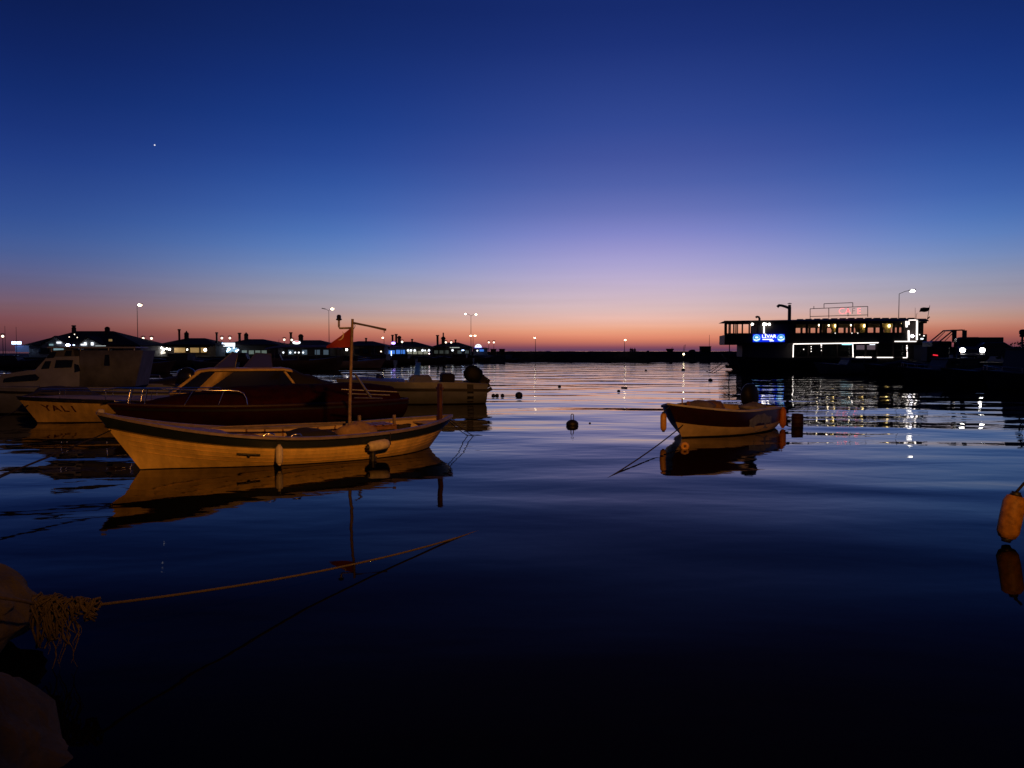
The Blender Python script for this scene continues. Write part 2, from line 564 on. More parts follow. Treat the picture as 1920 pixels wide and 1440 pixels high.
def breakwater():
    b = MB()
    n = 170
    rings = []
    for i in range(n + 1):
        x = -20 + 150 * i / n
        y = 153 + 4 * math.sin(x * .015)
        ring = []
        for k, (dy, z) in enumerate(((-1.5, -1.0), (0, .02), (.6, .5), (1.3, .95), (1.9, 1.4), (2.6, 1.72), (3.2, 1.74), (3.3, 1.9), (5.2, 1.92), (9, -1))):
            j = noise.noise(Vector((x * .9, k * 1.7, 2.0)))
            jz = noise.noise(Vector((x * 1.3 + 9, k * 1.3, 5.0)))
            s = .5 if 0 < k < 6 else (.22 if k < 9 else 0)
            ring.append((x + j * s, y + dy + j * s, z + jz * s * .5))
        rings.append(ring)
    b.loft(rings, False, False, 0, False)
    o = b.build('breakwater', M_farstone)
    return tag(o, kind='structure')
breakwater()
# low dark land far behind the right quay
b = MB()
rings = []
for i in range(41):
    x = 60 + 190 * i / 40
    hz = 1.6 + .8 * noise.noise(Vector((x * .09, 1, 0))) + min(.018 * (x - 60), 1.4)
    rings.append([(x, 200, 0), (x, 205, hz), (x, 260, hz * .9), (x, 300, 0)])
b.loft(rings, False, False)
struct('hills', b, M_farstone)

# ------------------------------------------------------------------ hulls
class Hull:
    """local space: x from stern (-L/2) to bow (+L/2), z up from the waterline"""
    def __init__(s, L, B, bow, mid, stern, draft=.3, rake=.5, srake=.3, w=0.0, tm=.47, q=2.4, qb=1.5, pb=2.2, ps=2.6):
        s.__dict__.update(locals())
    def half(s, t):
        if t > s.tm:
            return s.B / 2 * (1 - ((t - s.tm) / (1 - s.tm)) ** s.pb)
        return s.B / 2 * (1 - (1 - s.w) * ((s.tm - t) / s.tm) ** s.ps)
    def sheer(s, t):
        if t > s.tm:
            return s.mid + (s.bow - s.mid) * ((t - s.tm) / (1 - s.tm)) ** 2
        return s.mid + (s.stern - s.mid) * ((s.tm - t) / s.tm) ** 2
    def pt(s, t, v, side, off=0.0):
        dr = s.draft * (1 - .35 * abs(2 * t - 1) ** 4)
        sh = s.sheer(t)
        z = -dr + (sh + dr) * v
        q = s.q + (s.qb - s.q) * max(0, (t - .35) / .65)
        y = s.half(t) * (1 - (1 - min(v, 1)) ** q) + off
        xs = t * s.L
        xk = s.srake + t * (s.L - s.rake - s.srake)
        x = xk + (xs - xk) * v
        return Vector((x - s.L / 2, side * y, z))
    def vz(s, t, z):
        dr = s.draft * (1 - .35 * abs(2 * t - 1) ** 4)
        return (z + dr) / (s.sheer(t) + dr)
    def ts(s, n, a=0.0, b=1.0):
        # denser towards the ends
        return [a + (b - a) * (.5 - .5 * math.cos(math.pi * i / n)) * .6 + (b - a) * (i / n) * .4 for i in range(n + 1)]
    def outer(s, mats, rows, n=26, inner=True, floor=.12, th=.05, imat=0, name='hull', parent=None):
        """rows: list of (v, material index above v)"""
        mb = MB()
        T = s.ts(n)
        vs = [r[0] for r in rows] + [1.0]
        for side in (-1, 1):
            for j in range(len(rows)):
                sub = 5
                def vv(t, e):
                    return max(.02, min(s.vz(t, e[1]), .98)) if isinstance(e, tuple) else e
                rings = [[s.pt(t, vv(t, vs[j]) + (vv(t, vs[j + 1]) - vv(t, vs[j])) * k / sub, side) for k in range(sub + 1)] for t in T]
                if side < 0:
                    rings = [r[::-1] for r in rings]
                mb.loft(rings, False, False, rows[j][1], True)
        # stem and sternpost / transom
        for j in range(len(rows)):
            for t in ((0.0,) if s.w > 0 else ()):
                sub = 3
                V = [vv(t, vs[j]) + (vv(t, vs[j + 1]) - vv(t, vs[j])) * k / sub for k in range(sub + 1)]
                mb.loft([[s.pt(t, v, 1) for v in V], [s.pt(t, v, -1) for v in V]], False, False, rows[j][1], False)
        if inner:
            Ti = [.02 + .96 * t for t in T]
            fl = []
            for side in (-1, 1):
                rings = []
                for t in Ti:
                    v0 = min(max(s.vz(t, floor), .3), .9)
                    r = []
                    for k in range(5):
                        v = 1 - (1 - v0) * k / 4
                        p = s.pt(t, v, side)
                        yy = max(abs(p.y) - th, .003)
                        r.append(Vector((p.x, side * yy, p.z)))
                    rings.append(r if side < 0 else r[::-1])
                    fl.append(r[-1])
                mb.loft(rings, False, False, imat, True)
            k = len(Ti)
            mb.loft([[fl[i], fl[k + i]] for i in range(k)], False, False, imat, False)
            if s.w > 0:
                r0 = []
                for k2 in range(5):
                    v0 = max(s.vz(Ti[0], floor), .3)
                    v = 1 - (1 - v0) * k2 / 4
                    p = s.pt(Ti[0], v, 1)
                    r0.append(Vector((p.x, max(abs(p.y) - th, .003), p.z)))
                mb.loft([r0, [Vector((p.x, -p.y, p.z)) for p in r0]], False, False, imat, False)
        return mb.build(name, mats, parent)
    def band(s, name, m, v0, v1, out=.03, inn=-.01, parent=None, n=26, a=0.0, b=1.0):
        """a raised strake that follows both sides and meets at the stem"""
        mb = MB()
        T = s.ts(n, a, b)
        path = [(t, -1) for t in T] + [(t, 1) for t in reversed(T)]
        rings = []
        for t, side in path:
            rings.append([s.pt(t, v0, side, inn), s.pt(t, v0 + (v1 - v0) * .15, side, out), s.pt(t, v1 - (v1 - v0) * .15, side, out), s.pt(t, v1, side, inn)])
        mb.loft(rings, True, True, 0, False)
        return mb.build(name, m, parent)
    def gunwale(s, name, m, wid=.09, h=.035, parent=None, n=30, over=.025):
        mb = MB()
        T = s.ts(n)
        path = [(t, -1) for t in T] + [(t, 1) for t in reversed(T)]
        if s.w > 0:
            path = path + [path[0]]
        rings = []
        for t, side in path:
            p = s.pt(t, 1, side)
            yo, yi = abs(p.y) + over, max(abs(p.y) + over - wid, .0)
            rings.append([Vector((p.x, side * yi, p.z - .01)), Vector((p.x, side * yo, p.z - .01)),
                          Vector((p.x, side * yo, p.z + h * .7)), Vector((p.x, side * (yo - .012), p.z + h)), Vector((p.x, side * yi, p.z + h))])
        mb.loft(rings, True, True, 0, False)
        return mb.build(name, m, parent)
    def deck(s, name, m, a, b, drop=.02, camber=.04, parent=None, n=10):
        mb = MB()
        rings = []
        for i in range(n + 1):
            t = a + (b - a) * i / n
            p = s.pt(t, 1, 1)
            y = max(p.y - .03, .004)
            rings.append([Vector((p.x, y * k, p.z - drop + camber * (1 - k * k) * min(1, y * 2))) for k in (-1, -.6, -.2, .2, .6, 1)])
        low = [[Vector((p.x, p.y, p.z - .03)) for p in r] for r in rings]
        mb.loft(rings, False, False, 0, True)
        mb.loft([rings[0], low[0]], False, False, 0, False)
        mb.loft([rings[-1], low[-1]], False, False, 0, False)
        return mb.build(name, m, parent)

class Boat:
    def __init__(s, name, label, hull, mid, bowdir, group=None, cat='boat'):
        s.h = hull
        d = Vector((bowdir[0], bowdir[1])).normalized()
        s.rz = math.atan2(d.y, d.x)
        s.loc = Vector((mid[0], mid[1], 0))
        s.o = thing(name, label, cat, s.loc, s.rz, group)
        s.M = Matrix.Translation(s.loc) @ Matrix.Rotation(s.rz, 4, 'Z')
        s.I = s.M.inverted()
    def w(s, p):
        return s.M @ Vector(p)
    def l(s, p):
        return s.I @ Vector(p)
    def near(s):
        """the side (+1 / -1) that faces the camera"""
        return -1 if (s.M.to_3x3() @ Vector((0, 1, 0))).dot(-s.loc) < 0 else 1
    def t_at(s, px, v, side, off=0):
        best = min((abs(project(s.w(s.h.pt(i / 400, v, side, off)))[0] - px), i / 400) for i in range(401))
        return best[1]

def add_outboard(parent, x, z, s=1.0, mcowl=None, tilt=0.0, y=0.0, mbody=None, name='outboard_motor', leg=1.0):
    """engine on the transom, a part with its own pieces"""
    mcowl = mcowl or M_blackgloss
    o = MB()
    prof = [(.00, .10, .10), (.05, .17, .13), (.18, .21, .15), (.34, .20, .145), (.45, .15, .11), (.50, .06, .05)]
    def tr(p):
        v = Matrix.Rotation(tilt, 3, 'Y') @ (Vector(p) * s)
        return Vector((x, y, z)) + v
    rings = []
    for h, a, b in prof:
        ring = []
        for k in range(14):
            an = 2 * math.pi * k / 14
            c, si = math.cos(an), math.sin(an)
            ring.append(tr((-.16 + a * math.copysign(abs(c) ** .7, c) * 1.15, b * math.copysign(abs(si) ** .7, si), h + .03)))
        rings.append(ring)
    o.loft(rings, True, True, 0, True)
    root = o.build(name, mcowl, parent)
    g = MB()
    g.loft([[tr((-.16 + sx * a, sy * b, hh)) for sx, sy in ((-1, -1), (1, -1), (1, 1), (-1, 1))] for hh, a, b in ((.04, .11, .09), (-.2 * leg, .09, .06), (-.6 * leg, .07, .03), (-.66 * leg, .07, .03))], True, True, 0, False)
    g.box(tr((.0, 0, -.1)), (.12 * s, .2 * s, .2 * s))
    g.build('shaft_leg', mbody or M_black, root)
    g = MB()
    g.tube([tr((-.02, 0, .02)), tr((.22, 0, .08)), tr((.42, 0, .1))], [.03 * s, .022 * s, .025 * s], 6)
    g.build('tiller', M_black, root)
    return root

def sag(a, b, drop, n=18):
    a, b = Vector(a), Vector(b)
    return [a.lerp(b, i / n) - Vector((0, 0, 4 * drop * (i / n) * (1 - i / n))) for i in range(n + 1)]
def rope(name, label, a, b, drop, r=.012, m=None, n=18, jit=.0):
    pts = sag(a, b, drop, n)
    for i, p in enumerate(pts[1:-1]):
        p.x += jit * noise.noise(Vector((i * .6, 1, a[0])))
        p.z += jit * noise.noise(Vector((i * .6, 7, a[1])))
    o = MB().tube(pts, r, 6).build(name, m or M_ropedark)
    return tag(o, label, 'rope')
def fender(name, label, a, b, r, m, mend, group=None, hang=None):
    """sausage fender from a to b with moulded ends"""
    a, b = Vector(a), Vector(b)
    L = (b - a).length
    root = MB().lathe([(r * .35, L * .06), (r * .75, L * .09), (r, L * .2), (r * 1.02, L * .5), (r, L * .8), (r * .75, L * .91), (r * .35, L * .94)], a, 14, (b - a)).build(name, m)
    e = MB()
    e.lathe([(r * .2, 0), (r * .4, 0), (r * .42, L * .03), (r * .62, L * .085), (r * .3, L * .09)], a, 12, (b - a))
    e.build('end_cap', mend, root)
    e = MB()
    e.lathe([(r * .3, L * .91), (r * .62, L * .915), (r * .42, L * .97), (r * .4, L), (r * .2, L)], a, 12, (b - a))
    e.build('end_cap', mend, root)
    if hang is not None:
        MB().tube([b, hang], r * .11 + .003, 5).build('lanyard', M_ropedark, root)
    return tag(root, label, 'fender', group)

# ================================================================== the yellow-lit wooden boat in front
stemW, sternW = on(245, 882), on(812, 838)
d = (stemW - sternW).normalized()
h = Hull(6.65, 2.3, .97, .455, .62, draft=.36, rake=.80, srake=.74, w=0, tm=.45, q=3.3, qb=1.35, pb=2.3, ps=2.9)
MAIN = Boat('wooden_fishing_boat', 'long cream wooden open boat with dark sheer band and mast, nearest on the left', h,
            (stemW + sternW) / 2 + d * .02, d)
mo = MAIN.o
NS = MAIN.near()
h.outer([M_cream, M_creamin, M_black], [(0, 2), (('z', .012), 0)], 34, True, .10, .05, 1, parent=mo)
h.band('rubbing_strake', M_navy, .79, .985, .045, parent=mo, n=34)
h.gunwale('gunwale', mat('mauve_gunwale_paint', (.17, .135, .15), .5, var=.4, scale=7, bump=.003), .12, .04, mo, 34, .05)
for sv in (.50, .58, .66, .735):
    h.band('plank_seam', M_cream, sv, sv + .012, .006, parent=mo, n=30, a=.04, b=.975)
h.deck('foredeck', M_wood, .70, .995, .03, .05, mo)
h.deck('stern_deck', M_creamin, .015, .10, .05, .02, mo, 5)
for t in (.30, .45, .60):
    p = h.pt(t, .86, 1)
    MB().box((p.x, 0, p.z), (.24, p.y * 2 - .08, .035), bev=.01).build('thwart', M_wood, mo)
for i in range(7):   # floor boards
    yy = -.42 + .14 * i
    MB().box((-.25, yy, .135), (3.4, .12, .02)).build('floor_board', M_woodgrey, mo)
for i in range(9):   # ribs on the inner side
    t = .16 + .055 * i
    mb = MB()
    for sd in (-1, 1):
        mb.tube([h.pt(t, v, sd, -.065) for v in (.62, .75, .88, .98)], .018, 5)
    split(mb, 'rib', M_wood, mo)
# engine box with slatted lid
p = MAIN.l(at(712, 800, 15.2))
eb = MB().box((p.x, .02, .33), (.62, .62, .40), bev=.02).build('engine_box', M_wood, mo)
for i in range(4):
    MB().box((p.x - .24 + .16 * i, .02, .545), (.11, .64, .025)).build('slat', M_wood, eb)
for i in range(3):
    MB().box((p.x, NS * .335, .25 + .1 * i), (.5, .018, .03)).build('louvre', M_black, eb)
mb = MB()
mb.box((p.x + .28, -.18, .62), (.05, .05, .20))
mb.box((p.x - .3, .2, .62), (.05, .05, .22))
split(mb, 'engine_box_post', M_woodgrey, mo)
# mast with light bracket, boom
base = MAIN.l(at(655, 812, 15.05))
top = MAIN.l(at(661, 598, 15.05))
mx, my = base.x, base.y
def ml(px, py):
    q_ = MAIN.l(at(px, py, 15.05))
    return q_
mast = MB().tube([(mx, my, .12), ml(656, 760), ml(659, 660), ml(661, 598)], [.038, .034, .03, .027], 8).build('mast', mat('mast_paint', (.20, .14, .10), .5, var=.5, scale=9), mo)
MB().tube([ml(659.5, 615), ml(637, 615.5), ml(635.5, 612), ml(635.5, 601)], .021, 7).build('light_bracket', M_galv, mast)
q_ = ml(635.5, 601)
MB().lathe([(.025, 0), (.055, .01), (.06, .03), (.042, .04), (.045, .085), (.03, .11), (.012, .115)], q_, 12).build('mast_light', M_blackgloss, mast)
MB().tube([ml(660, 605), ml(690, 611), ml(724, 618.5)], [.022, .02, .024], 7).build('boom', M_pole, mast)
mb = MB()
mb.tube([ml(720, 618), ml(720.5, 624)], .008, 5)
mb.tube([ml(663, 604), ml(666, 611), ml(663, 617)], .006, 5)
split(mb, 'halyard', M_ropedark, mast)
# limp red flag with a crescent
def flagpx(x, y, o=0):
    b = (659 - x) / 47
    return MAIN.l(at(x, y, 15.05 + .06 * math.sin(5 * b + .05 * (y - 613)) * b + o))
def flagp(a, b, o=0):
    """a 0..1 down the hoist, b 0..1 out to the drooping fly"""
    yt, yb = 613 + 36 * b ** .9, 651 + 1.5 * b
    return flagpx(659 - 47 * b, yt + (yb - yt) * a, o)
mb = MB()
g = [[flagp(i / 10, j / 12) for j in range(13)] for i in range(11)]
g2 = [[flagp(i / 10, j / 12, .006) for j in range(13)] for i in range(11)]
mb.loft(g, False, False, 0, True)
mb.loft(g2, False, False, 0, True)
fl = mb.build('flag', M_flag, mast)
mb = MB()
ra = []
for i in range(13):
    an = R(-50 + 150 * i / 12)
    wd = .2 + 2.6 * math.sin(math.pi * i / 12)
    ra.append([flagpx(635.5 + 9.5 * math.cos(an), 628.5 + 9.5 * math.sin(an), -.010), flagpx(635.5 + (9.5 - wd) * math.cos(an), 628.5 + (9.5 - wd) * math.sin(an), -.010)])
mb.loft(ra, False, False, 0, True)
mb.build('crescent', M_flagwhite, fl)
# sternpost head / tiller post
sp = MAIN.l(at(822, 772, 16.2))
mb = MB()
mb.box((sp.x, 0, .93), (.07, .13, .78), bev=.015)
mb.box((sp.x, 0, 1.22), (.05, .26, .05))
mb.build('stern_post', mat('dark_post_wood', (.06, .018, .012), .6, var=.4, scale=8), mo)
h2 = h
# stemhead
mb = MB()
p = h.pt(1, 1, 1)
mb.box((p.x - .07, 0, p.z + .03), (.10, .06, .09), bev=.015)
mb.build('stem_head', M_grey, mo)
# exhaust slot and its stain on the near side
t = MAIN.t_at(465, .66, NS)
mb = MB()
pp = [h.pt(t + dt, .66, NS, .014) for dt in (-.03, -.01, .01, .03)]
mb.tube(pp, .018, 5)
mb.ball(h.pt(t, .64, NS, .01), .032, 8)
mb.build('exhaust_outlet', M_black, mo)
# stem rope eye and rail fittings
for px in (505, 555):
    t = MAIN.t_at(px, 1, NS)
    p = h.pt(t, 1, NS)
    MB().tube([p + Vector((-.09, 0, .05)), p + Vector((-.06, 0, .085)), p + Vector((.06, 0, .085)), p + Vector((.09, 0, .05))], .014, 6).build('cleat', M_steel, mo)
# its fenders
t = MAIN.t_at(520, .8, NS)
pa = MAIN.w(h.pt(t, .8, NS, .10))
pa.z = .05
pb_ = pa + Vector((0, 0, .36))
fender('fender', 'upright cream fender hanging amidships against the cream wooden boat', pa, pb_, .062, M_fender, M_fender, 'fenders on the wooden boat', MAIN.w(h.pt(t, 1, NS, .04)))
pa, pb_ = MAIN.w(h.pt(MAIN.t_at(682, .8, NS), .76, NS, .16)), MAIN.w(h.pt(MAIN.t_at(724, .8, NS), .80, NS, .16))
fender('fender', 'short cream fender lying level under the dark band of the wooden boat', pa, pb_, .095, M_fender, M_black, 'fenders on the wooden boat', MAIN.w(h.pt(MAIN.t_at(724, .8, NS), 1, NS, .04)))
mb = MB()
c = MAIN.w(h.pt(MAIN.t_at(699, .7, NS), .52, NS, .17))
mb.tube([c + Vector((0, 0, .18)), c + Vector((0, 0, .02)), c + Vector((.0, 0, -.12))], [.05, .045, .055], 8)
mb.tube([c + Vector((-.07, 0, -.02)), c + Vector((.07, 0, -.02))], .03, 8)
tag(mb.build('rubber_block', M_black), 'black rubber block hanging below the level cream fender', 'fender')
# tarpaulin heap and loose gear in the boat
def heap(name, label, cat, c, sx, sy, sz, m, seed=0, n=16):
    mb = MB()
    rings = []
    for i in range(9):
        a = math.pi / 2 * i / 8
        ring = []
        for k in range(n):
            an = 2 * math.pi * k / n
            dv = Vector((math.cos(an) * math.cos(a), math.sin(an) * math.cos(a), math.sin(a)))
            f = 1 + .30 * noise.noise(dv * 1.7 + Vector((seed, 0, 0))) + .12 * noise.noise(dv * 4 + Vector((0, seed, 0)))
            ring.append(Vector((dv.x * sx * f, dv.y * sy * f, dv.z * sz * f)) + Vector(c))
        rings.append(ring)
    mb.loft(rings, True, True, 0, True)
    return tag(mb.build(name, m), label, cat)
c = MAIN.w((MAIN.l(at(655, 800, 15)).x - .05, .15, .30))
heap('tarpaulin', 'rumpled brown tarpaulin heaped at the foot of the mast in the wooden boat', 'tarpaulin', c, .5, .36, .30, M_tarp, 3)
c = MAIN.w((MAIN.l(at(575, 800, 14.6)).x, .25, .36))
heap('net_heap', 'dark heap of fishing net in the middle of the wooden boat', 'net', c, .55, .30, .20, M_darktarp, 9)
mb = MB()
for i in range(4):
    cc = MAIN.w((-2.2, -.05 + .02 * i, .42 + .025 * i))
    mb.tube([cc + Vector((math.cos(a * .5) * .14, math.sin(a * .5) * .14, .012 * math.sin(a))) for a in range(14)], .013, 6)
tag(mb.build('rope_coil', M_rope), 'small coil of rope at the stern inside the wooden boat', 'rope')
# oar lying along the boat
mb = MB()
mb.tube([MAIN.w((-1.6, NS * -.45, .56)), MAIN.w((1.3, NS * -.5, .60))], .02, 7)
mb.box(MAIN.w((1.55, NS * -.5, .60)), (.5, .13, .02), rz=MAIN.rz)
tag(mb.build('oar', M_woodgrey), 'wooden oar lying along the far side of the wooden boat', 'oar')

# ================================================================== maroon covered boat behind it
nrm = Vector((-d.y, d.x, 0))
if nrm.y < 0:
    nrm = -nrm
bowW = on(232, 806)
h = Hull(7.9, 2.35, .66, .54, .56, draft=.35, rake=.7, srake=.1, w=.75, tm=.42, q=3.0, qb=1.35)
CAB = Boat('covered_boat', 'low maroon boat under a dark red cover with chrome bow rail behind the wooden boat', h, bowW - d * 3.6, d)
co = CAB.o
NC = CAB.near()
h.outer([M_red, M_white, M_black], [(0, 2), (('z', .05), 0)], 28, True, .3, .06, 1, parent=co)
h.gunwale('gunwale', mat('dark_gunwale_wood', (.035, .014, .009), .5, var=.4, scale=6), .12, .04, co, 28, .03)
h.deck('foredeck', M_white, .90, .99, .01, .05, co, 5)
h.band('rubbing_strake', M_black, .84, .93, .03, parent=co)
# red canvas stretched over the whole boat, sagging between its hoops
mb = MB()
rings = []
for i in range(25):
    u = i / 24
    t = .03 + .89 * u
    x = t * 7.9 - 3.95
    wv = h.half(t) + .015
    zb = h.sheer(t)
    zt = zb + .07 + .46 * math.sin(math.pi / 2 * min(1, (1 - u) / .5)) * (1 if u > .12 else .7 + .3 * u / .12) - .025 * abs(math.sin(u * 15))
    row = []
    for k in range(9):
        a = k / 4 - 1
        w_ = 1 - abs(a) ** 2.4
        row.append(Vector((x, wv * a, zb - .05 + (zt - zb + .05) * w_ + (.012 * math.sin(9 * u * 6 + k) if 0 < k < 8 else 0))))
    rings.append(row)
mb.loft(rings, True, True, 0, True)
mb.build('cockpit_cover', M_redtarp, co)
# chrome pulpit rail on both sides of the bow
def deckp(t, side, up, off=-.08):
    p = h.pt(t, 1, side, off)
    return p + Vector((0, 0, up))
mb = MB()
tr = [.62, .66, .70, .76, .82, .88, .93, .97, .995]
for sd in (-1, 1):
    pts = [deckp(.60, sd, .02), deckp(.604, sd, .22), deckp(.612, sd, .34), deckp(.63, sd, .40)] + [deckp(t, sd, .41 + .02 * (t - .62)) for t in tr[1:-1]]
    pts.append(h.pt(1, 1, sd) + Vector((.10, 0, .36)))
    mb.tube(pts, .019, 8)
split(mb, 'pulpit_rail', M_steel, co)
for sd in (-1, 1):
    for t, lean in ((.69, -.02), (.79, -.03), (.90, -.01), (.94, -.01)):
        MB().tube([deckp(t, sd, .0), deckp(t + lean, sd, .41)], .015, 7).build('stanchion', M_steel, co)
for sd in (-1, 1):
    p = h.pt(.965, 1, sd)
    MB().tube([p + Vector((.12, -sd * .03, .08)), p + Vector((.0, -sd * .03, .095)), p + Vector((-.12, -sd * .05, .08))], .022, 6).build('fairlead', M_steel, co)
# hatch board frames on the cockpit coaming
mb = MB()
for k in range(3):
    mb.tube([CAB.l(at(640 + 12 * k, 730 + 8 * k, 18.2)), CAB.l(at(745 - 14 * k, 735 + 6 * k, 18.6))], .02, 6)
mb.tube([CAB.l(at(665, 700, 18.2)), CAB.l(at(695, 745, 18.4))], .03, 6)
split(mb, 'folded_awning_pole', M_galv, co)

# ================================================================== the white boat marked YALI
bowp = on(70, 793)
yd = Vector((-.93, -.36, 0)).normalized()
h = Hull(9.0, 2.6, .70, .56, .55, draft=.35, rake=.62, srake=.1, w=.8, tm=.42, q=3, qb=1.3)
YAL = Boat('cabin_boat', 'white boat lettered YALI with cream wheelhouse, behind the maroon covered boat', h, bowp - yd * 4.05, yd)
yo = YAL.o
NY = YAL.near()
h.outer([M_cream, M_grey, M_black], [(0, 2), (('z', .02), 0)], 24, True, .25, .05, 1, parent=yo)
h.band('rubbing_strake', M_black, .93, 1.06, .03, parent=yo)
h.gunwale('gunwale', M_grey, .1, .05, yo, 24)
h.deck('foredeck', M_offwhite, .30, .99, -.02, .10, yo, 14)
t0, t1 = YAL.t_at(78, .8, NY), YAL.t_at(142, .8, NY)
def ymap(c):
    u = (c.x + 1.15) / 2.3
    return h.pt(t0 + (t1 - t0) * u, .74 + c.y * .30, NY, .008)
for k, ch in enumerate('YALI'):
    text_obj('name_letter', ch, .85, mat('brown_lettering_paint', (.10, .03, .012), .6), yo, lambda c, k=k: ymap(Vector((c.x - .9 + .6 * k, c.y, 0))), 0, .02)
mb = MB()
for sd in (-1, 1):
    mb.tube([h.pt(t, 1, sd, -.1) + Vector((0, 0, .27)) for t in (.5, .6, .7, .8, .88, .94)], .014, 6)
    for t in (.5, .62, .75, .88):
        mb.tube([h.pt(t, 1, sd, -.1), h.pt(t, 1, sd, -.1) + Vector((0, 0, .27))], .011, 6)
split(mb, 'deck_rail', M_steel, yo)
def slantpane(px0, y0, px1, y1, px2, y2, px3, y3, dd, name, parent, B, m, fr=M_galv):
    P4 = [B.l(at(a, b_, dd)) for a, b_ in ((px0, y0), (px1, y1), (px2, y2), (px3, y3))]
    n_ = (P4[1] - P4[0]).cross(P4[2] - P4[0]).normalized() * .012
    o_ = MB().prism(P4, -n_, n_).build(name, m, parent)
    mb = MB()
    mb.tube(P4 + [P4[0]], .017, 5)
    mb.build('pane_frame', fr, o_)
slantpane(396, 694, 440, 694, 446, 662, 436, 660, 23.3, 'windscreen_pane', yo, YAL, M_glasspale)
slantpane(452, 694, 512, 694, 508, 664, 480, 662, 24.0, 'windscreen_pane', yo, YAL, M_glasspale)
# wheelhouse: cream shell with openings glazed dark
def cx(px, dd=0):
    best = min((abs(project(YAL.w((k / 100, NY * .85, 1.0)))[0] - px), k / 100) for k in range(-450, 451))
    return best[1]
xf0, xf1 = cx(318), cx(372)       # foot and head of the windscreen
zr = 1.43
wy = .85
def wh(x, y, z):
    return Vector((x, y, z))
mb = MB()
xm = cx(533)
# roof shell
rings = []
for x, z, yy in ((xf1 + .10, zr - .07, wy * .86), (xf1, zr - .01, wy * .92), (xf1 - .3, zr + .03, wy * .95), (xm, zr + .03, wy * .96), (xm - .25, zr - .02, wy * .95)):
    rings.append([wh(x, -yy, z - .05), wh(x, -yy, z), wh(x, -yy * .6, z + .035), wh(x, 0, z + .045), wh(x, yy * .6, z + .035), wh(x, yy, z), wh(x, yy, z - .05)])
mb.loft(rings, True, True, 0, True)
mb.build('wheelhouse_roof', M_cream, yo)
zb = .80
mb = MB()
for sd in (-1, 1):
    # windscreen corner pillar and middle pillar
    mb.loft([[wh(xf0 + a, sd * (min(wy, h.half(xf0 / 9.0 + .5) - .12) - b_), zb) for a, b_ in ((0, 0), (-.10, 0), (-.10, .05), (0, .05))],
             [wh(xf1 + a, sd * (wy * .93 - b_), zr - .04) for a, b_ in ((0, 0), (-.10, 0), (-.10, .05), (0, .05))]], True, True)
    xa, xb = cx(372), cx(405)
    mb.loft([[wh(xa - .02 + a, sd * (wy - b_), zb) for a, b_ in ((.15, 0), (-.12, 0), (-.12, .04), (.15, .04))],
             [wh(xb - .25 + a, sd * (wy * .95 - b_), zr - .04) for a, b_ in ((.26, 0), (-.24, 0), (-.24, .04), (.26, .04))]], True, True)
    mb.loft([[wh(xm - .45 + a, sd * (wy - b_), zb) for a, b_ in ((.04, 0), (-.04, 0), (-.04, .04), (.04, .04))],
             [wh(xm - .02 + a, sd * (wy * .95 - b_), zr - .04) for a, b_ in ((.04, 0), (-.04, 0), (-.04, .04), (.04, .04))]], True, True)
    st_ = []
    for k in range(9):
        x = xf0 + (xm - .5 - xf0) * k / 8
        yy = min(wy, h.half(x / 9.0 + .5) - .12)
        st_.append([Vector((x, sd * (yy - .05), .54)), Vector((x, sd * (yy + .0), .54)), Vector((x, sd * (yy + .0), zb)), Vector((x, sd * (yy - .05), zb))])
    mb.loft(st_, True, True, 0, False)
yf = min(wy, h.half(xf0 / 9.0 + .5) - .12)
mb.box((xf0 - .02, 0, zb - .1), (.04, yf * 2 - .1, .22), bev=.01)
mb.build('wheelhouse_frame', M_cream, yo)
for sd in (-1, 1):
    mb = MB()
    mb.add([wh(xf0 - .05, sd * (yf - .03), zb - .02), wh(cx(372) + .05, sd * (wy - .03), zb - .02), wh(cx(405) - .12, sd * (wy * .95 - .03), zr - .04), wh(xf1 - .04, sd * (wy * .93 - .03), zr - .04)], [(0, 1, 2, 3)])
    mb.build('side_window', M_glassdark, yo)
    mb = MB()
    mb.add([wh(cx(372) - .09, sd * (wy - .03), zb - .02), wh(xm - .42, sd * (wy - .03), zb - .02), wh(xm, sd * (wy * .95 - .03), zr - .04), wh(cx(405) - .36, sd * (wy * .95 - .03), zr - .04)], [(0, 1, 2, 3)])
    mb.build('side_window', M_glassdark, yo)
mb = MB()
mb.add([wh(xf0 - .02, -yf + .03, zb), wh(xf0 - .02, yf - .03, zb), wh(xf1 - .02, wy * .9, zr - .04), wh(xf1 - .02, -wy * .9, zr - .04)], [(0, 1, 2, 3)])
mb.build('windscreen', M_glassdark, yo)
# dark canvas running aft from the roof
mb = MB()
rings = []
for i in range(11):
    u = i / 10
    x = (xm - .2) + (-4.3 - (xm - .2)) * u
    zt = zr - .02 - .55 * u ** 1.1 + .03 * math.sin(u * 18)
    yy = wy * .95 - .02 * math.sin(u * 12)
    rings.append([wh(x, -yy, min(.60, zt - .1)), wh(x, -yy * .98, zt - .06), wh(x, -yy * .5, zt + .03), wh(x, yy * .5, zt + .03), wh(x, yy * .98, zt - .06), wh(x, yy, min(.60, zt - .1))])
mb.loft(rings, True, True, 0, True)
mb.build('aft_canopy', M_darktarp, yo)
# canopy brace
MB().tube([YAL.l(at(502, 700, 23.3)) , YAL.l(at(533, 737, 22.8))], .022, 6).build('canopy_brace', M_galv, yo)
# cover hump over its foredeck
c = at(118, 733, 22.6)
heap('canvas_cover', 'grey canvas cover humped over the foredeck of the boat lettered YALI', 'cover', (c.x, c.y, .60), 1.1, .6, .36, mat('grey_canvas', (.06, .06, .075), .85, var=.4, scale=4, bump=.02, bscale=5), 5)

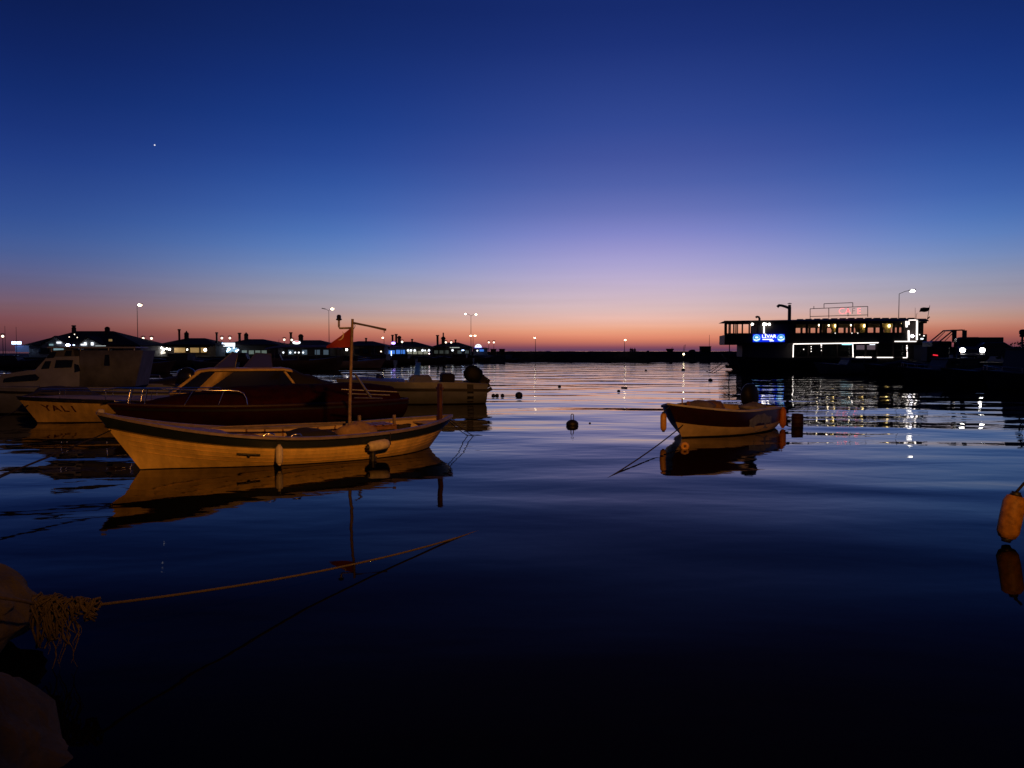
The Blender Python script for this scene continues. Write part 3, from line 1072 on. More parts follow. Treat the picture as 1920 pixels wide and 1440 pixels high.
# ================================================================== white cabin cruiser at the left edge
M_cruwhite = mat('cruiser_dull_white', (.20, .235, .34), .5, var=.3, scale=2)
M_crugrey = mat('cruiser_canvas', (.085, .10, .15), .85, var=.4, scale=3, bump=.015, bscale=5)
cd = Vector((-.97, -.22, 0)).normalized()
h = Hull(7.6, 2.6, 1.05, .82, .75, draft=.4, rake=.9, srake=.1, w=.85, tm=.4, q=3, qb=1.3)
CRU = Boat('cabin_cruiser', 'white cabin cruiser with flybridge and canvas enclosure at the left edge', h, at(95, 700, 25.2), cd)
cr = CRU.o
NR = CRU.near()
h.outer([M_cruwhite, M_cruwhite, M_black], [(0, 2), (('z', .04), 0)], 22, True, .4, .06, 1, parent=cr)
h.gunwale('gunwale', M_cruwhite, .1, .05, cr, 22)
h.deck('foredeck', M_cruwhite, .5, .99, -.02, .15, cr)
h.band('rubbing_strake', M_black, .86, .93, .03, parent=cr)
def rx(px):
    return CRU.l(at(px, 700, 24.6)).x
CY = 1.0
def cabin(name, pts, y, m, parent, taper=.9):
    """side profile polygon (x,z) given a width"""
    zt = max(p[1] for p in pts)
    zl = min(p[1] for p in pts)
    mb = MB()
    def sc(z):
        return y * (1 - (1 - taper) * (z - zl) / (zt - zl))
    mb.loft([[Vector((x, -sc(z), z)) for x, z in pts], [Vector((x, sc(z), z)) for x, z in pts]], True, True, 0, False)
    return mb.build(name, m, parent)
def cz(py, dd=24.4):
    return at(0, py, dd).z
cabin('lower_cabin', [(rx(-40), cz(735)), (rx(150), cz(735)), (rx(150), cz(694)), (rx(62), cz(694)), (rx(20), cz(701)), (rx(-20), cz(718))], CY, M_cruwhite, cr)
wheel = cabin('wheelhouse', [(rx(72), cz(695)), (rx(150), cz(695)), (rx(148), cz(668)), (rx(92), cz(670))], CY * .9, M_cruwhite, cr)
fly = cabin('flybridge', [(rx(94), cz(669)), (rx(140), cz(669)), (rx(136), cz(655)), (rx(100), cz(657))], CY * .8, M_crugrey, cr)
mb = MB()
mb.box(((rx(92) + rx(250)) / 2, 0, cz(651.5)), (abs(rx(92) - rx(250)), 1.7, .05), bev=.02)
mb.build('hard_top', M_cruwhite, cr)
sd = NR
def sidepane(name, pts, y, m, parent, B=CRU, dd=None):
    mb = MB()
    mb.prism([(x, sd * y, z) for x, z in pts], (0, 0, 0), (0, sd * .03, 0))
    return mb.build(name, m, parent)
sidepane('cabin_window', [(rx(20), cz(716)), (rx(78), cz(713)), (rx(82), cz(708)), (rx(75), cz(701)), (rx(40), cz(705)), (rx(22), cz(709))], CY * .97, M_glassdark, cr)
sidepane('wheelhouse_window', [(rx(83), cz(692)), (rx(97), cz(691)), (rx(101), cz(677)), (rx(91), cz(677))], CY * .88, M_glassdark, wheel)
sidepane('wheelhouse_window', [(rx(106), cz(690)), (rx(136), cz(689)), (rx(139), cz(675)), (rx(110), cz(675))], CY * .88, M_glassdark, wheel)
sidepane('flybridge_window', [(rx(92), cz(672)), (rx(104), cz(671)), (rx(109), cz(660)), (rx(98), cz(660))], CY * .8, M_glassdark, fly)
sidepane('flybridge_window', [(rx(122), cz(667)), (rx(134), cz(667)), (rx(136), cz(657)), (rx(126), cz(657))], CY * .8, M_glassdark, fly)
mb = MB()
rings = []
for i in range(9):
    u = i / 8
    x = rx(150) + (rx(248) - rx(150)) * u
    k = 1 - .03 * math.sin(u * 14)
    zt = cz(657)
    rings.append([Vector((x, -.95 * k, cz(726))), Vector((x - .25 * u, -.85 * k, zt)), Vector((x - .25 * u, .85 * k, zt)), Vector((x, .95 * k, cz(726)))])
mb.loft(rings, True, True, 0, True)
mb.build('canvas_enclosure', M_crugrey, cr)
sidepane('enclosure_window', [(rx(195), cz(685)), (rx(205), cz(685)), (rx(204), cz(665)), (rx(197), cz(665))], .99, M_glassdark, cr)
sidepane('enclosure_window', [(rx(143), cz(698)), (rx(153), cz(695)), (rx(150), cz(684)), (rx(143), cz(682))], .99, M_glassdark, cr)
for px in (100, 150, 200, 246):
    MB().tube([(rx(px), sd * .8, cz(680)), (rx(px), sd * .8, cz(652))], .02, 6).build('hard_top_post', M_galv, cr)
add_outboard(cr, -3.95, .75, 1.3)
# ================================================================== white sport boat with black outboard
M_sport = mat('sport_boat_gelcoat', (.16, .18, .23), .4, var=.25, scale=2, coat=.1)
h = Hull(5.6, 2.0, .95, .82, .74, draft=.3, rake=.6, srake=.02, w=.9, tm=.4, q=3.2, qb=1.4)
SPT = Boat('sport_boat', 'white sport boat with black stripe and blue windscreen behind the maroon covered boat', h, at(771, 700, 29.3), (-.985, -.17))
so = SPT.o
NP = SPT.near()
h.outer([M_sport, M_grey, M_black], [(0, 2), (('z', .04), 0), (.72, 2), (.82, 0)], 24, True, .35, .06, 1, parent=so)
h.gunwale('gunwale', M_sport, .14, .04, so, 24)
h.deck('foredeck', M_sport, .55, .99, -.02, .12, so)
def px_s(px, py, dd=29.2):
    return SPT.l(at(px, py, dd))
p0 = px_s(788, 705)
mb = MB()
mb.loft([[Vector((p0.x + a, sy, z)) for a, sy in ((-.38 * k, -.42 * k), (.38 * k, -.42 * k), (.38 * k, .42 * k), (-.38 * k, .42 * k))] for z, k in ((.35, 1.25), (.85, 1.2), (1.02, 1.0), (1.10, .8))], True, True, 0, False)
mb.build('console', M_sport, so)
mb = MB()
ring = []
for u in range(9):
    an = math.pi * (u / 8 - .5)
    ring.append((p0.x + .02 + .22 * math.cos(an), .38 * math.sin(an)))
z0, z1 = px_s(788, 705).z, px_s(788, 678).z
mb.loft([[Vector((x, y, z0)) for x, y in ring], [Vector((p0.x + (x - p0.x) * .8 - .03, y * .86, z1 - .03)) for x, y in ring]], False, False, 0, True)
mb.build('windscreen', M_glassblue, so)
mb = MB()
mb.tube([Vector((p0.x + (x - p0.x) * .8 - .03, y * .86, z1 - .03)) for x, y in ring], .012, 6)
mb.tube([Vector((x, y, z0)) for x, y in ring], .014, 6)
split(mb, 'windscreen_frame', M_galv, so)
p1 = px_s(840, 712)
MB().box((p1.x, 0, .98), (.5, 1.1, .34), bev=.06).build('helm_seat', M_darktarp, so)
add_outboard(so, -2.60, .74, 1.40, M_motor, 1.1, leg=.35)
mb = MB()
for k, (px, py) in enumerate(((909, 716), (914, 722))):
    a = Vector((-2.86 - .03 * k, NP * (.35 + .3 * k), .66 - .12 * k))
    mb.tube([a + Vector((.1, 0, -.06)), a + Vector((-.1, 0, .05))], .07, 8)
split(mb, 'stern_roller', M_black, so)
mb = MB()
for s_ in (-1, 1):
    mb.tube([h.pt(t, 1, s_, -.1) + Vector((0, 0, .22)) for t in (.5, .6, .7, .8, .88, .95)], .013, 6)
    for t in (.5, .6, .7, .8, .9):
        mb.tube([h.pt(t, 1, s_, -.1), h.pt(t - .02, 1, s_, -.1) + Vector((0, 0, .22))], .010, 6)
split(mb, 'bow_rail', M_steel, so)
def smap(c):
    u = (c.x + 1) / 2
    ta, tb = SPT.t_at(750, .6, NP), SPT.t_at(795, .6, NP)
    return h.pt(ta + (tb - ta) * u, .55 + c.y * .35, NP, .008)
heap('black_fender_ball', 'black round fender lying on the bow of the white sport boat', 'fender', px_s(712, 713) and SPT.w(px_s(712, 713)), .18, .18, .24, M_black, 2)
mb = MB()
t = SPT.t_at(882, .6, NP)
mb.loft([[h.pt(t - .022, v, NP, .01), h.pt(t + .022, v, NP, .01)] for v in (.32, .5, .72, .98)], False, False, 0, False)
mb.build('stern_stripe', M_black, so)

# ================================================================== small boat on the right
bowW = on(1273, 822)
ud = Vector((.66, .75, 0)).normalized()     # bow -> stern
h = Hull(4.35, 2.0, .80, .57, .53, draft=.36, rake=.80, srake=.05, w=.82, tm=.42, q=4.2, qb=1.5, pb=2.6)
DIN = Boat('motor_dinghy', 'small white and maroon motor dinghy moored alone on open water', h, bowW + ud * 1.70, -ud)
do = DIN.o
ND = DIN.near()
M_dinred = mat('dinghy_maroon_paint', (.018, .004, .0035), .45, var=.3, scale=5, coat=.1)
M_dinwhite = mat('dinghy_cream_paint', (.52, .40, .24), .5, var=.25, scale=4)
M_repair = mat('pale_filler_patch', (.16, .19, .28), .7, var=.6, scale=5)
h.outer([M_dinwhite, M_creamin, M_black, M_dinred], [(0, 2), (('z', .03), 0), (.60, 3)], 30, True, .18, .05, 1, parent=do)
h.gunwale('gunwale', M_offwhite, .10, .035, do, 30, .04)
h.deck('foredeck', M_offwhite, .58, .99, .0, .06, do)
# filler patch on the stern quarter (follows the hull)
mb = MB()
ta, tb = DIN.t_at(1405, .8, ND), DIN.t_at(1446, .8, ND)
rings = []
for i in range(7):
    u = i / 6
    t = ta + (tb - ta) * u
    w_ = .30 * math.sin(math.pi * (.12 + .76 * u))
    rings.append([h.pt(t, .70 - w_ * .8 + .05 * math.sin(i * 2.1), ND, .006), h.pt(t, .70, ND, .008), h.pt(t, min(.70 + w_ * .7 + .04 * math.sin(i * 3.3), .97), ND, .006)])
mb.loft(rings, False, False, 0, True)
mb.build('repair_patch', M_repair, do)
def dl(px, py, dd):
    return DIN.l(at(px, py, dd))
for t in (.22, .45):
    p = h.pt(t, .85, 1)
    MB().box((p.x, 0, p.z), (.26, p.y * 2 - .1, .035), bev=.01).build('thwart', M_woodgrey, do)
ob = add_outboard(do, -2.04, .42, 1.25, M_motor, .55)
mb = MB()
for (px, py) in ((1281, 0), (1291, 0)):
    pass
p = h.pt(.93, 1, 1)
mb.tube([(p.x - .25, .03, p.z + .02), (p.x - .25, .03, p.z + .16)], .015, 6)
mb.box((p.x - .42, .1, p.z + .05), (.06, .06, .09))
split(mb, 'mooring_bitt', M_wood, do)
# tan cushion boards and bundle
c = DIN.w((.35, 0, .56))
heap('yellow_cover', 'ochre tarpaulin heaped amidships in the small motor dinghy', 'tarpaulin', c, .52, .52, .24, mat('ochre_tarp', (.19, .10, .03), .85, var=.5, scale=6, bump=.01, bscale=12), 12)
c = DIN.w((.95, .05, .66))
heap('grey_bundle', 'grey rolled cloth bundle on the foredeck of the motor dinghy', 'bundle', c, .46, .24, .16, mat('mauve_cloth', (.12, .10, .13), .9, var=.4, scale=6, bump=.01, bscale=14), 22)
c = DIN.w((-1.75, ND * .25, .50))
heap('white_bundle', 'pale cloth and rope heap at the stern of the motor dinghy', 'bundle', c, .34, .30, .16, mat('pale_cloth', (.20, .19, .20), .9, var=.5, scale=6, bump=.01, bscale=14), 31)
pa = DIN.w(h.pt(.985, .35, ND, .05)) + Vector((-.15, -.05, 0))
pt_ = at(1244, 797, 17.1)
fender('fender', 'yellow fender hanging from the bow of the motor dinghy', at(1244, 810, 17.05), at(1244, 772, 17.05), .068, M_fenderyellow, M_black, None, DIN.w(h.pt(.99, 1, ND, 0)))
cc = DIN.w(h.pt(.03, .5, ND, .10))
fender('fender', 'orange fender hanging at the stern corner of the motor dinghy', cc + Vector((0, 0, -.12)), cc + Vector((0, 0, .42)), .085, M_fenderorange, M_fenderorange, None, DIN.w(h.pt(.03, 1, ND, .04)) + Vector((0, 0, .06)))
# small ring float at its bow
mb = MB()
c = on(1284, 842) + Vector((0, 0, .055))
ringpts = []
prof = []
cdv = (Vector((0, 0, H)) - c)
cdv.z = 0
cdv.normalize()
xa_ = Vector((cdv.y, -cdv.x, 0))
rings = []
for i in range(19):
    an = 2 * math.pi * i / 18
    cen = c + (xa_ * math.cos(an) + Vector((0, 0, 1)) * math.sin(an)) * .055
    rad = (xa_ * math.cos(an) + Vector((0, 0, 1)) * math.sin(an))
    rings.append([cen + (rad * math.cos(b_) + cdv * math.sin(b_)) * .036 for b_ in [2 * math.pi * k / 8 for k in range(8)]])
mb.loft(rings, True, False, 0, True)
tag(mb.build('ring_float', M_fenderyellow), 'small yellow ring float by the bow of the motor dinghy', 'float')
rope('mooring_line', 'dark mooring line from the dinghy bow down into the water', DIN.w(h.pt(.97, .55, 1, 0)), on(1126, 905, -.02), .05, .013)
rope('mooring_line', 'thin line trailing from the stern of the motor dinghy to the maroon drum', DIN.w(h.pt(.0, .8, ND, -.3)), on(1495, 800, .05), .12, .012)

# ================================================================== buoys and floats
def buoy(name, label, p, r, sz=.85, ring=True, m=None, cat='buoy', group=None, sub=.38):
    root = MB().ball((0, 0, r * sz * (1 - 2 * sub) + 0), r, 12, 0, sz).build(name, m or M_black, None, p)
    if ring:
        zt = r * sz * (2 - 2 * sub)
        MB().tube([(-.04 * r / .2, 0, zt - .02), (-.04 * r / .2, 0, zt + r * .75), (-.02 * r / .2, 0, zt + r * .9), (.02 * r / .2, 0, zt + r * .9), (.04 * r / .2, 0, zt + r * .75), (.04 * r / .2, 0, zt - .02)], r * .07, 6).build('lifting_ring', M_pole, root)
        MB().lathe([(r * .5, zt - r * .28), (r * .42, zt - r * .08), (r * .3, zt)], (0, 0, 0), 12).build('collar', M_black, root)
    return tag(root, label, cat, group)
buoy('mooring_buoy', 'dark round mooring buoy with wire ring in the middle of the water', on(1073, 797), .168, .70)
buoy('mooring_buoy', 'dark round buoy on a line right of the white sport boat', on(973, 742), .165, .85, False)
for k, (px, lab) in enumerate(((925, 'leftmost of three small dark floats behind the sport boat stern'), (932, 'middle of three small dark floats behind the sport boat stern'), (942, 'rightmost of three small dark floats behind the sport boat stern'))):
    buoy('float', lab, on(px, 742.5), .085, 1, False, cat='float', group='floats on the sport boat line')
for px, py, r, lab in ((1049, 725, .09, 'tiny dark float left of the dinghy on the pink water'), (1160, 734, .08, 'tiny dark float under the reflection of the breakwater lamp'),
                       (1332, 714, .15, 'dark float between the dinghy and the floating restaurant bow'), (1281, 694.5, .19, 'dark float below the low lamp on the breakwater'),
                       (1211, 695, .12, 'tiny flat dark float far out near the breakwater'), (1106, 794, .03, 'tiny dark cork beside the large mooring buoy')):
    buoy('float', lab, on(px, py), r, .9, False, cat='float', group='small floats in the harbour')
# floating stick
mb = MB()
mb.tube([on(1165, 726.5, .02), on(1176, 726.5, .03)], .035, 6)
tag(mb.build('driftwood', M_woodgrey), 'short floating stick out on the pink water', 'driftwood')
# maroon drum
c = on(1495, 799)
root = MB().lathe([(.13, -.1), (.15, -.08), (.15, .09), (.16, .10), (.15, .11), (.15, .24), (.16, .25), (.15, .26), (.14, .33), (.03, .34)], c, 16).build('floating_drum', M_rust)
tag(root, 'maroon drum floating beside the stern of the motor dinghy', 'drum')
rope('float_line', 'thin line joining the floats behind the sport boat to the round buoy', on(944, 742, .02), on(970, 741, .04), .0, .012)

# ================================================================== boat with orange fender at the right edge
h = Hull(6.0, 2.1, .95, .70, .65, draft=.35, rake=.6, w=.8, tm=.42, q=3.0, qb=1.35)
c = on(1897, 1022)
EDG = Boat('moored_boat', 'dark boat side cut by the right edge, with an orange fender', h, (6.62, 7.12), (.549, .836))
h.outer([M_wood, M_grey, M_black], [(0, 2), (('z', .05), 0)], 20, True, .3, .06, 1, parent=EDG.o)
h.gunwale('gunwale', M_wood, .1, .05, EDG.o, 20)
fender('fender', 'large orange fender with black ends at the right edge of the picture', at(1886, 1016, 7.95), at(1906, 922, 7.95), .105, mat('scuffed_yellow_fender', (.36, .17, .022), .6, var=.5, scale=14, bump=.003, bscale=40), M_black, None, at(1921, 905, 7.98))

# ================================================================== boulders, rope knot and rope in the near corner
def boulder(label, c, s, seed, n=56):
    mb = MB()
    rings = []
    for i in range(n // 2 + 1):
        a = -math.pi / 2 + math.pi * i / (n // 2)
        ring = []
        for k in range(n):
            an = 2 * math.pi * k / n
            dv = Vector((math.cos(an) * math.cos(a), math.sin(an) * math.cos(a), math.sin(a)))
            f = 1 + .28 * noise.noise(dv * 1.1 + Vector((seed, seed * .3, 0))) + .09 * noise.noise(dv * 3.1 + Vector((0, seed, 0))) + .05 * noise.noise(dv * 7 + Vector((0, 0, seed))) + .03 * noise.noise(dv * 17 + Vector((0, seed, seed))) - .05 * max(0, 1 - 9 * abs(noise.noise(dv * 2.3 + Vector((seed, 4, 0)))))
            # flatten into facets
            ring.append(Vector((dv.x * s[0] * f, dv.y * s[1] * f, max(dv.z * s[2] * f, -s[2] * .8))))
        rings.append(ring)
    mb.loft(rings, True, True, 0, True)
    return tag(mb.build('boulder', M_rock, None, c), label, 'boulder', 'boulders at the quay edge')
boulder('rounded brown boulder the frayed rope is tied round', (-3.90, 5.0, .24), (.72, .60, .33), 2)
boulder('dark boulder wedged under the one with the rope', (-3.72, 4.55, -.02), (.58, .50, .28), 5)
boulder('large pale brown boulder in the bottom left corner', (-2.86, 3.45, -.10), (.86, .72, .54), 8)
boulder('low boulder between the corner rock and the quay', (-2.9, 2.2, -.15), (.8, .7, .45), 11)
KD = 4.8
k0, k1 = at(66, 1133, KD), at(182, 1135, KD)
mb = MB()
rnd = random.Random(4)
for i in range(52):    # wraps of the hitch
    u = .06 + .94 * rnd.random() ** 1.5
    c = k0.lerp(k1, u)
    r0 = (.022 + .045 * rnd.random()) * (1.15 - .4 * u)
    dip = rnd.random() ** 2 * (.24 if u < .55 else .06)
    tilt = rnd.uniform(-1.1, 1.1)
    pts = []
    a0 = rnd.random() * 6
    for k in range(rnd.randint(8, 13)):
        an = a0 + 2 * math.pi * k / 10
        pts.append(c + Vector((tilt * r0 * math.sin(an) + .016 * math.sin(3 * an + i), r0 * math.cos(an), r0 * math.sin(an) - (dip if math.sin(an) < 0 else 0) * abs(math.sin(an)))))
    mb.tube(pts, rnd.choice((.004, .006, .008)), 5)
kn = mb.build('rope_hitch', M_rope)
tag(kn, 'frayed tan rope hitch hanging at the boulder in the lower left', 'rope')
for i in range(16):
    u = .12 + .6 * rnd.random()
    c = k0.lerp(k1, u) - Vector((0, 0, .03))
    L = .18 + .30 * rnd.random()
    ph = rnd.random() * 6
    pts = [c + Vector((.014 * math.sin(ph + k * 1.1), .02 * math.cos(ph + k), -L * k / 8)) for k in range(9)]
    MB().tube(pts, [(.0085 - .0008 * k) * (.5 + .5 * (i % 3) / 2) for k in range(9)], 5).build('frayed_strand', M_rope, kn)
def laid_rope(name, label, pts, r, m, turns):
    """three twisted strands"""
    mb = MB()
    n = len(pts) - 1
    for s3 in range(3):
        line = []
        N = int(turns * 6)
        for i in range(N + 1):
            u = i / N * n
            k = min(int(u), n - 1)
            p = pts[k].lerp(pts[k + 1], u - k)
            dd = (pts[k + 1] - pts[k]).normalized()
            x = dd.orthogonal().normalized()
            y = dd.cross(x)
            an = 2 * math.pi * (i / 6 + s3 / 3)
            line.append(p + (x * math.cos(an) + y * math.sin(an)) * r * .55)
        mb.tube(line, r * .55, 5)
    return tag(mb.build(name, m), label, 'rope')
end = on(902, 994, -.01)
a_, b_ = at(176, 1135, KD), end
pts = []
for i in range(41):
    u = i / 40
    p = a_.lerp(b_, u)
    pts.append(p - Vector((0, 0, .085 * 4 * u * (1 - u))))
laid_rope('mooring_rope', 'tan mooring rope running from the boulder out into the water', pts, .0095, M_rope, 150)
# tail of the rope round the boulder
MB_t = MB().tube([at(70, 1133, 4.8), at(40, 1126, 4.6), at(0, 1120, 4.5), Vector((-3.4, 4.3, .55))], .011, 6)
tag(MB_t.build('rope_tail', M_rope), 'tail of the tan rope passing over the left boulder', 'rope')
# mooring lines of the boats on the left, to rings on the near quay
MB0 = MAIN.h
bow = MAIN.w(MAIN.h.pt(.985, .80, -1, .0))
rope('mooring_line', 'dark bow line of the cream wooden boat to the quay at left', bow, (-6.2, 1.25, .5), .32, .012, jit=.03)
rope('mooring_line', 'slack second bow line of the cream wooden boat', bow, (-8.8, 1.25, .5), .62, .011, jit=.03)
rope('mooring_line', 'dark bow line of the boat lettered YALI', YAL.w(YAL.h.pt(.985, .8, 1, 0)), (-9.6, 1.25, .5), .7, .012, jit=.04)
rope('mooring_line', 'slack dark line from the left cruiser to the quay', CRU.w(CRU.h.pt(.9, .8, 1, 0)), (-8.2, 1.25, .5), .6, .012, jit=.04)
st = MAIN.w(MAIN.h.pt(.01, .95, 1, 0))
rope('stern_line', 'dark stern line of the cream wooden boat dropping to the water', st, on(888, 818, -.01), .01, .010)
rope('stern_line', 'second stern line of the cream wooden boat beside the first', st + Vector((-.05, 0, 0)), on(878, 817, -.01), .03, .010)

# ================================================================== floating restaurant
SO = at(1360, 660, 80.0)
SO.z = 0
SE = at(1740, 660, 76.5)
SE.z = 0
SU = (SE - SO).normalized()
SL = (SE - SO).length
srz = math.atan2(SU.y, SU.x)
ship = thing('floating_restaurant', 'two-deck floating restaurant with white light strips and blue sign on the right', 'restaurant ship', SO, srz)
SM = Matrix.Translation(SO) @ Matrix.Rotation(srz, 4, 'Z')
SMI = SM.inverted()
def su(px, py=640, v=0.0):
    """pixel -> (u, z) on the plane of the ship's side at depth v behind its front"""
    r = ray(px, py)
    n_ = Vector((-SU.y, SU.x, 0))
    o_ = SO + n_ * v
    tt = o_.dot(n_) / r.dot(n_)
    p = Vector((0, 0, H)) + r * tt
    l = SMI @ p
    return l.x, l.z
SB = 6.0   # beam
def sbox(name, m, px0, px1, py0, py1, v0, v1, parent=ship, bev=0):
    u0, z1 = su((px0), py0, v0)
    u1, z0 = su((px1), py1, v0)
    mb = MB()
    mb.box(((u0 + u1) / 2, (v0 + v1) / 2, (z0 + z1) / 2), (abs(u1 - u0), abs(v1 - v0), abs(z1 - z0)), bev=bev)
    return mb.build(name, m, parent)
# hull: lofted barge with a raked bow at the left
mb = MB()
ztop = su(1500, 672)[1]
rings = []
for u, wf, zt in ((-.15, .02, 1.75), (.35, .35, 1.6), (1.2, .72, 1.42), (2.6, .95, 1.3), (6, 1, ztop), (SL * .6, 1, ztop), (SL - 1.2, .98, ztop + .1), (SL - .2, .85, ztop + .2)):
    y = SB / 2 * wf
    x0 = 1.5 * max(0, 1 - u / 2.4)
    rings.append([Vector((u + x0, SB / 2 - y * .7, -.6)), Vector((u + x0 * .6, SB / 2 - y * .93, .3)), Vector((u, SB / 2 - y - .25, zt)), Vector((u, SB / 2 + y + .25, zt)), Vector((u + x0 * .6, SB / 2 + y * .93, .3)), Vector((u + x0, SB / 2 + y * .7, -.6))])
mb.loft(rings, True, True, 0, False)
mb.build('hull', M_shiphull, ship)
sbox('rubbing_strake', M_shipdark, 1378, 1738, 673, 676, -.34, -.28)
mb = MB()
u_, z_ = su(1366, 690)
mb.box((u_ + .6, SB / 2 - 1.0, z_ + .1), (1.5, .5, .35), bev=.1)
mb.build('anchor_roller', M_shiphull, ship)
# lower deck house: solid wall at the left, glazed front at the right
sbox('lower_wall', M_shipwall, 1392, 1486, 643, 673, .25, SB - .25)
sbox('lower_back_wall', M_shipdark, 1486, 1738, 643, 673, SB - .45, SB - .3)
sbox('lower_end_wall', M_shipdark, 1704, 1738, 643, 673, .25, SB - .5)
sbox('lower_floor', M_shipdark, 1486, 1704, 671.5, 674, .3, SB - .5)
sbox('lower_sill', M_shipdark, 1486, 1704, 668, 671.4, .25, .40)
for px in (1487, 1516, 1541, 1570, 1599, 1623, 1645, 1675, 1703):
    sbox('lower_mullion', M_shipdark, px - 1.3, px + 1.3, 645, 668, .25, .40)
sbox('lower_transom_bar', M_shipdark, 1489, 1702, 656, 657, .27, .36)
lwp = [1487, 1516, 1541, 1570, 1599, 1623, 1645, 1675, 1703]
for a, b_ in zip(lwp[:-1], lwp[1:]):
    sbox('lower_pane', M_glass, a + 1.4, b_ - 1.4, 645.5, 667.8, .31, .33)
# lights inside the lower deck
sbox('tube_light', E_teal, 1579, 1598, 645.3, 646.6, 1.2, 1.35)
sbox('tube_light', E_signw, 1631, 1641, 645.3, 646.8, 1.2, 1.3)
for px, ys in ((1521, (650, 654, 659)), (1540, (647, 651, 657)), (1507, (655,))):
    for yy in ys:
        u_, z_ = su(px, yy, .15)
        MB().ball((u_, .15, z_), .045, 6).build('fairy_light', E_white, ship)
for px0, px1 in ((1606, 1621), (1626, 1641)):
    sbox('lit_menu_board', emit('mauve_lit_board', (.45, .32, .40), .25), px0, px1, 647, 655.5, 2.2, 2.25)
# table and chair silhouettes in the lower deck
for px in (1500, 1530, 1556, 1585, 1612, 1635, 1660, 1690):
    u_, z_ = su(px, 670.5, 1.6)
    t_ = MB()
    t_.box((u_, 1.6, 1.36 + .72), (.8, .8, .04))
    t_.tube([(u_, 1.6, 1.36), (u_, 1.6, 2.06)], .05, 6)
    t_.build('dining_table', M_shipdark, ship)
# upper deck slab, bulwark
sbox('upper_deck', M_shipdark, 1358.5, 1738, 640.5, 643.2, -.35, SB + .35)
sbox('fascia', M_shiphull, 1359, 1700, 627.5, 640.4, -.34, -.22)
sbox('bow_fascia', M_shiphull, 1358.5, 1361, 628, 640.4, -.2, SB + .2)
sbox('back_fascia', M_shiphull, 1359, 1738, 628, 640.4, SB + .15, SB + .3)
sbox('bow_overhang_underside', M_shiphull, 1359, 1392, 643.3, 646.0, -.3, SB + .3)
MB().tube([(su(1368, 645)[0], .2, su(1368, 645)[1]), (su(1368, 668)[0], .2, su(1368, 668)[1])], .05, 6).build('overhang_post', M_pole, ship)
# upper deck posts, front and back rows
zsill, zhead = 627.6, 606.2
fr_posts = [(1359.5, 1.2), (1367, 1.0), (1369.5, .9), (1380, 1.0), (1383, .8), (1405, 1.2), (1409, .8), (1420, 1.4)]
for px, w_ in fr_posts:
    sbox('window_post', M_shipdark, px - w_, px + w_, zhead, zsill, -.25, -.1)
for px in (1362, 1376, 1392, 1410, 1425):
    sbox('window_post', M_shipdark, px - 1.2, px + 1.2, 606.5, 627.6, SB + .1, SB + .25)
sbox('kitchen_wall', M_shipwall, 1421, 1490, 604, 627.4, -.20, SB - .2)
wps = [1490, 1513, 1539, 1570, 1599, 1625, 1652, 1676, 1697]
for px in wps:
    sbox('window_post', M_shipdark, px - 2.0, px + 2.0, 604.5, 627.4, -.25, -.08)
for a, b_ in zip(wps[:-1], wps[1:]):
    sbox('upper_pane', M_glass, a + 2.1, b_ - 2.1, 606.5, 626.8, -.18, -.16)
sbox('front_sill', M_shipdark, 1491, 1697, 624.5, 627.4, -.28, -.02)
sbox('front_head', M_shipdark, 1359, 1700, 602.6, 606.1, -.28, -.02)
sbox('back_head', M_shipcream, 1490, 1700, 602.6, 614.0, SB + .05, SB + .25)
sbox('back_head', M_shipdark, 1359, 1489, 602.6, 607.0, SB + .05, SB + .25)
sbox('back_sill', M_shipdark, 1359, 1700, 624.8, 628, SB + .05, SB + .25)
for px in (1490, 1503, 1518, 1531, 1549, 1566, 1584, 1592, 1611, 1624, 1640, 1655, 1668, 1684):
    sbox('back_window_post', M_shipdark, px - 1.9, px + 1.9, 613.8, 625.0, SB + .05, SB + .2)
# ceiling, roof
def roofz(px):
    return su(px, 603.5 - 4.5 * max(0, min(1, (px - 1365) / 230)))[1]
mb = MB()
rings = []
for px in (1357.5, 1368, 1440, 1520, 1600, 1680, 1722, 1738):
    u_ = su(px, 602)[0]
    zz = su(px, 602.5)[1]
    zt = roofz(px) + .10 if px > 1360 else zz + .03
    rings.append([Vector((u_, -.55, zz)), Vector((u_, -.55, zz + .05)), Vector((u_, .3, zt)), Vector((u_, SB - .3, zt)), Vector((u_, SB + .5, zz + .05)), Vector((u_, SB + .5, zz))])
mb.loft(rings, True, True, 0, False)
mb.build('roof', M_shipdark, ship)
sbox('ceiling', M_shipcream, 1491, 1698, 602.7, 603.4, -.05, SB)
